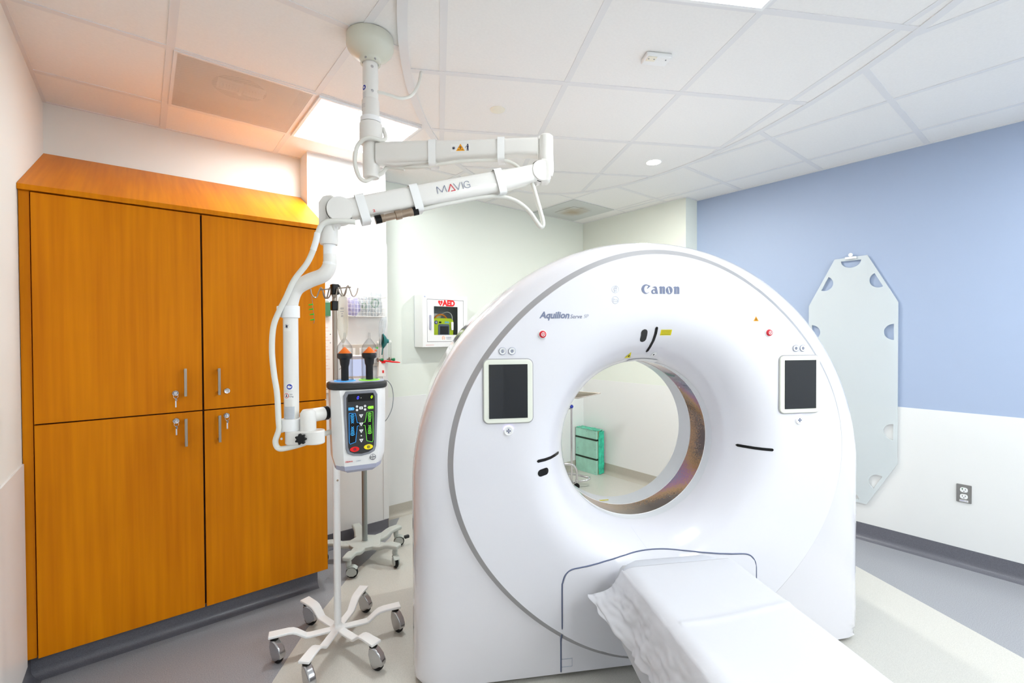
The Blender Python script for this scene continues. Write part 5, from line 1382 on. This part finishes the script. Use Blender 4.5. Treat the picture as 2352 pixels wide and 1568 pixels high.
# printed chart and clip on the pillar's left
t_ = thing('wall_chart', 'tall paper chart with pink print on the pillar beside the cabinet', 'poster', (.988, PY - .002, 1.20))
box('sheet', (-.052, -.0015, -.02), (.052, .0015, .40), M['paper'], t_)
for k in range(14):
    box('print_line', (-.034, -.0022, .06 + k * .022), (.034 - (k % 3) * .012, -.0014, .063 + k * .022), M['pink'], t_)
for z in (.30, .24): box('pin', (.036, -.004, z), (.041, 0, z + .004), M['black'], t_)
t_ = thing('green_tag_bundle', 'small bundle of green-printed packets hanging above the paper chart', 'packet', (.992, PY - .01, 1.62))
for k in range(5): box('packet', (-.024 + .005 * k, -.006 - .002 * k, .002 * k), (.016 + .004 * k, -.0045 - .002 * k, .115 - .003 * k), M['paper'] if k % 2 else M['greentrans'], t_)
t_ = thing('paper_cup_sleeve', 'white paper packet with a red mark leaning behind the right syringe', 'packet', (1.375, PY - .06, 1.19))
bm = BM(); add_prism(bm, [(-.03, 0), (.03, 0), (.018, .115), (-.022, .115)], -.006, .006, FY); new_obj('packet', bm, M['paper'], t_, bevel=.002)
box('red_mark', (.002, -.0075, .025), (.016, -.006, .045), M['ink_red'], t_)
t_ = thing('gauze_pouch', 'pale pouch with brown lettering, low on the pillar next to the cabinet', 'pouch', (.985, PY - .012, 1.09))
box('pouch', (-.045, -.010, 0), (.045, .010, .085), M['paper'], t_, bevel=.008)
for k in range(3): box('print_line', (-.03, -.0112, .03 + k * .014), (.02, -.0098, .034 + k * .014), M['gold'], t_)

# AED wall case
aed = thing('aed_cabinet', 'white metal wall case lettered AED, with a window in its door', 'wall case', (2.013, YB, 1.395))
w2, hh_, dd = .2185, .435, .15
bm = BM(); 
bmf = BM(); add_frame(bmf, -w2, 0, w2, hh_, .004, -.0062, -dd + .0016); bmf.transform(Matrix(((1, 0, 0, 0), (0, 0, 1, 0), (0, 1, 0, 0), (0, 0, 0, 1)))); bm.free(); bm = bmf
new_obj('case_sides', bm, M['white_gloss'], aed)
box('back_panel', (-w2, -.006, 0), (w2, -.001, hh_), M['aedback'], aed)
Xd = lambda y: Matrix.Translation((0, y, 0)) @ Matrix.Rotation(pi / 2, 4, 'X')
dl, dr, db, dt = -.178, .178, .042, .398
wl, wr_, wbm, wtp = -.114, .118, .100, .340
holed('front_frame', [(-w2, 0), (w2, 0), (w2, hh_), (-w2, hh_)], [[(dl, db), (dr, db), (dr, dt), (dl, dt)]], .003, M['white_gloss'], aed, Xd(-dd))
dor = holed('door', [(dl + .003, db + .003), (dr - .003, db + .003), (dr - .003, dt - .003), (dl + .003, dt - .003)], [[(wl, wbm), (wr_, wbm), (wr_, wtp), (wl, wtp)]], .003, M['white_gloss'], aed, Xd(-dd))
bm = BM(); add_frame(bm, dl - .001, db - .001, dr + .001, dt + .001, .006, -dd + .0022, -dd + .0026); bm.transform(Matrix(((1, 0, 0, 0), (0, 0, 1, 0), (0, 1, 0, 0), (0, 0, 0, 1)))); new_obj('door_gap', bm, M['dark'], aed)
box('window_pane', (wl, -dd + .001, wbm), (wr_, -dd + .002, wtp), M['pane'], dor)
bm = BM(); add_prism(bm, rrect(.016, .125, .007, 4, -.150, .205), -dd - .011, -dd - .001, FY); new_obj('handle', bm, M['lilac'], dor, bevel=.003)
text('case_lettering', 'AED', .047, M['ink_red2'], aed, XY((.030, -dd - .0025, .367)), bold=.0035, sx=.92, label='red lettering reading AED')
hp = [(0, -.024), (-.020, .004), (-.022, .014), (-.016, .022), (-.007, .022), (0, .014), (.007, .022), (.016, .022), (.022, .014), (.020, .004)]
holed('heart_mark', [(x - .052, y + .367) for x, y in hp], [[(x - .052, y + .367) for x, y in ((.004, .014), (-.008, 0), (-.001, 0), (-.005, -.014), (.008, .003), (.001, .003))]], .001, M['ink_red2'], aed, XY((0, -dd - .0025, 0)))
bm = BM(); add_lathe(bm, [(0, .004), (.005, .004), (.007, .0)], 14, 0, aim((-.198, -dd - .001, .417), (0, -1, 0))); new_obj('case_lock', bm, M['chrome_dark'], aed)
for k, s in enumerate(('CARDIAC', 'SCIENCE')): text('maker_print', s, .009, (M['logo'], M['logo_soft'])[k], aed, XY((.028, -dd - .0022, .079 - k * .013)), sx=.95)
bm = BM(); add_tube(bm, [(-.025 + .011 * cos(radians(a)), -dd - .0024, .074 + .016 * sin(radians(a))) for a in range(-60, 250, 20)], .0016, 5); add_tube(bm, [(-.025 - .004, -dd - .0024, .070), (-.025 + .005, -dd - .0024, .078)], .0016, 5); new_obj('maker_flame', bm, M['orange2'], aed)
for k in range(2): box('red_print', (-.190, -dd - .002, .012 + k * .006), (-.115, -dd - .0014, .0145 + k * .006), M['pink'], aed)
dev = thing('defibrillator', 'lime yellow defibrillator with an orange handle, inside the AED wall case', 'defibrillator', (2.000, YB - .095, 1.401))
prism('body', [(-.10, 0), (.095, 0), (.103, .20), (.098, .222), (.08, .236), (-.085, .236), (-.105, .22), (-.108, .2)], -.04, .045, M['aedyel'], dev, FY, bevel=.008)
tube('carry_handle', [(-.065, 0, .228), (-.045, 0, .254), (-.01, 0, .268), (.02, 0, .265), (.045, 0, .246), (.058, 0, .226)], .0075, M['orange2'], dev, 12, 5)
prism('screen_bezel', [(-.055, 0), (.058, 0), (.055, .178), (.045, .186), (-.042, .186), (-.052, .178)], -.044, -.038, M['aedgrey'], dev, FY)
box('screen', (-.036, -.0455, .10), (.046, -.0435, .168), M['dark'], dev)
bm = BM(); add_prism(bm, circ(.015, 24, -.072, .200), -.043, -.038, FY); o = new_obj('power_button', bm, M['blue'], dev, label='blue-ringed power button')
bm = BM(); add_prism(bm, circ(.008, 20, -.072, .200), -.0445, -.042, FY); new_obj('button_centre', bm, M['paper'], o)
prism('status_window', rrect(.022, .013, .005, 4, -.033, .201), -.043, -.039, M['black'], dev, FY)
text('maker_print', 'ZOLL', .013, M['sky'], dev, XY((.033, -.0415, .201)), shear=.2, bold=.0008)
tube('pad_cable', [(.0, .0, .27), (.03, -.03, .288), (.055, -.045, .284), (.075, -.05, .262), (.081, -.05, .22)], .003, M['paper'], dev, 8, 5)
box('pad_connector', (.068, -.058, .135), (.090, -.046, .205), M['paper'], dev, bevel=.004)
bm = BM(); bmesh.ops.create_icosphere(bm, subdivisions=3, radius=1)
for v in bm.verts: v.co = Vector((v.co.x * .06, v.co.y * .02, v.co.z * .022)) * (1 + .3 * noise.noise(v.co * 3))
bm.transform(Matrix.Translation((-.045, .03, .255))); new_obj('pad_packet', bm, M['paper'], dev, ang=20)

# ================================================================== RIGHT WALL
BCX = 1.087; X0 = XR - .004
tbd = thing('transfer_board', 'long pale plastic patient transfer board hanging on the blue wall', 'transfer board', (XR - .016, BCX, .26))
ol = [(-.102, 1.785), (.098, 1.792), (.272, 1.445), (.272, .325), (.10, 0), (-.10, 0), (-.272, .325), (-.272, 1.445)]
ol = [(.272 if False else x, z) for x, z in ol]
def dcut(cx_, cz_, r, a0, sc=1.0):
    return [(cx_ + r * cos(radians(a0 + 180 * i / 14)), cz_ + r * sin(radians(a0 + 180 * i / 14)) * sc) for i in range(15)]
aT = math.degrees(math.atan2(1.792 - 1.445, .098 - .272))
cuts = [dcut(0, 1.765, .062, 180, .85), dcut(-.250, 1.24, .056, -90), dcut(.250, 1.24, .056, 90), dcut(-.250, .545, .056, -90), dcut(.250, .545, .056, 90), dcut(0, .022, .056, 0, .8),
        dcut(.165, 1.609, .055, 116.6), [], dcut(.1666, .173, .055, 62.1), []]
cuts[7] = [(-x, z) for x, z in cuts[6]][::-1]; cuts[9] = [(-x, z) for x, z in cuts[8]][::-1]
# u axis runs along -y of the room (left edge of the board is further away)
Xb = Matrix(((0, 0, 1, 0), (-1, 0, 0, 0), (0, 1, 0, 0), (0, 0, 0, 1)))
holed('panel', ol, cuts, .010, M['board'], tbd, Xb)
bm = BM(); add_lathe(bm, [(0, .030), (.012, .030), (.014, .026), (.008, .020), (.008, 0)], 16, 0, aim((.012, .0, 1.805), (-1, 0, 0))); new_obj('wall_hook', bm, M['white'], tbd)
box('hook_plate', (-.016, -.035, 1.775), (-.004, .035, 1.792), M['white'], tbd, bevel=.003)
so_ = thing('wall_outlet', 'double power outlet on a steel plate, low on the white wainscot', 'outlet', (X0, .484, .468))
bm = BM(); add_prism(bm, rrect(.070, .115, .004, 3), 0, -.006, FX); new_obj('cover_plate', bm, M['plate'], so_, bevel=.0015)
for z in (.024, -.018):
    bm = BM(); add_prism(bm, rrect(.036, .030, .012, 5, 0, z), -.006, -.009, FX); o = new_obj('receptacle', bm, M['white'], so_)
    bm = BM()
    for y in (-.0065, .0065): add_box(bm, (-.0095, y - .0012, z - .001), (-.0088, y + .0012, z + .008))
    add_box(bm, (-.0095, -.0025, z - .010), (-.0088, .0025, z - .006)); new_obj('slots', bm, M['black'], o)['kind'] = 'stuff'
bm = BM(); add_box(bm, (-.0105, .004, .030), (-.0088, .010, .034)); new_obj('indicator', bm, M['green'], so_)
box('outlet_label', (-.0075, -.020, -.052), (-.006, .020, -.040), M['paper'], so_); 
t2 = text('label_print', 'EQDP1-22', .006, M['blue'], so_, Matrix.Translation((-.0078, 0, -.046)) @ Matrix.Rotation(-pi / 2, 4, 'Z') @ Matrix.Rotation(pi / 2, 4, 'X'), sx=.9)

# ================================================================== BEHIND THE SCANNER
gb = thing('wrapped_crate', 'mint green flat carton in teal film with two dark straps, behind the scanner', 'carton', (3.742, 3.245, 0))
box('panel', (.0, 0, 0), (.022, .30, .470), M['greenbox'], gb, bevel=.002)
box('panel', (.030, 0, 0), (.050, .30, .466), M['tan'], gb, bevel=.002)
box('panel', (.092, .0, 0), (.110, .30, .470), M['greenbox'], gb, bevel=.002)
box('filling', (.0225, .012, .004), (.0915, .295, .460), M['greenwrap'], gb)
for z in (.372, .165):
    bm = BM(); 
    for a, b in (((-.0025, -.003, z - .009), (0, .302, z + .009)), ((-.0025, -.003, z - .009), (.112, -.0005, z + .009)), ((.110, -.003, z - .009), (.1125, .302, z + .009))): add_box(bm, a, b)
    new_obj('strap', bm, M['greenstrap'], gb)
bm = BM(); NN = 14; G_ = []
for i in range(NN + 1):
    row = []
    for j in range(26):
        x = .024 + .090 * i / NN; z = .006 + .455 * j / 25
        row.append(bm.verts.new((x, -.004 - .010 * abs(noise.noise((x * 60, z * 14, 2))) - .006 * (i in (5, 6)), z)))
    G_.append(row)
for i in range(NN):
    for j in range(25): bm.faces.new((G_[i][j], G_[i + 1][j], G_[i + 1][j + 1], G_[i][j + 1]))
new_obj('film_end', bm, M['greenwrap'], gb, ang=180)
bm = BM(); bmesh.ops.create_grid(bm, x_segments=12, y_segments=12, size=.5)
for v in bm.verts: v.co = Vector((.055 + v.co.x * .12, .15 + v.co.y * .31, .472 + .006 * noise.noise(v.co * 7)))
new_obj('film_top', bm, M['greenwrap'], gb, ang=180)
for y, z in ((.02, .44), (.14, .45), (.02, .27), (.02, .03), (.27, .25)):
    bm = BM(); add_lathe(bm, [(0, .001), (.003, .001), (.003, 0)], 8, 0, aim((0, y, z), (-1, 0, 0))); new_obj('screw', bm, M['dark'], gb)

ms = thing('instrument_stand', 'chrome instrument stand on castors seen through the scanner bore', 'instrument stand', (3.225, 3.11, 0))
tube('upright', [(0, 0, .30), (0, 0, .82)], .011, M['chrome'], ms, 16)
tube('base_tube', [(-.22, .17, .235), (-.12, .09, .245), (-.01, .0, .240), (.035, -.02, .20), (.045, -.025, .15), (.045, -.025, .085)], .012, M['chrome'], ms, 14, 6)
tube('base_tube', [(-.22, .27, .09), (-.02, .20, .09), (.10, .12, .10), (.19, -.02, .085), (.19, -.06, .08), (.13, -.055, .07), (.02, .03, .05), (-.05, .10, .045)], .011, M['chrome'], ms, 14, 6)
tube('base_tube', [(0, 0, .31), (0, .0, .15), (-.0, .005, .085), (.02, .02, .055), (.05, .03, .055)], .011, M['chrome'], ms, 14, 6)
bm = BM(); add_lathe(bm, [(0, .09), (.015, .09), (.015, .075), (.008, .072), (.008, .055)], 16, 0, Matrix.Translation((.045, -.025, 0))); add_box(bm, (.026, -.032, .03), (.034, -.018, .07)); add_box(bm, (.044, -.032, .03), (.052, -.018, .07)); cs = new_obj('caster', bm, M['chrome'], ms)
bm = BM(); add_lathe(bm, [(0, -.008), (.026, -.008), (.029, -.004), (.029, .004), (.026, .008), (0, .008)], 24, 0, aim((.036, -.032, .0292), (.8, .6, 0))); new_obj('wheel', bm, M['rubber'], cs)
tube('tray_arm', [(-.06, .05, .78), (0, 0, .78)], .008, M['chrome'], ms, 12)
bm = BM(); add_lathe(bm, [(0, .03), (.012, .028), (.016, .02), (.016, .0), (.011, -.004)], 16, 0, aim((-.012, -.012, .80), (-.6, -.8, .3))); new_obj('locking_knob', bm, M['blue'], ms)
tube('tray_post', [(-.06, .05, .78), (-.07, .055, .93)], .008, M['chrome'], ms, 12)
tr_ = BM(); pr = [(-.20, -.24), (.235, -.17), (.20, .12), (-.20, .26)]
TT = Matrix.Translation((0, 0, .925))
P_ = [Vector((-.30, .14, .915)), Vector((.00, -.085, .89)), Vector((.225, -.17, .925)), Vector((-.05, .15, .945))]
v = [tr_.verts.new(p) for p in P_]; tr_.faces.new(v); o = new_obj('tray', tr_, M['steel'], ms, smooth=False); md = o.modifiers.new('s', 'SOLIDIFY'); md.thickness = .003
bm = BM(); add_tube(bm, P_, .006, 8, closed=True); new_obj('tray_rim', bm, M['steel'], ms)
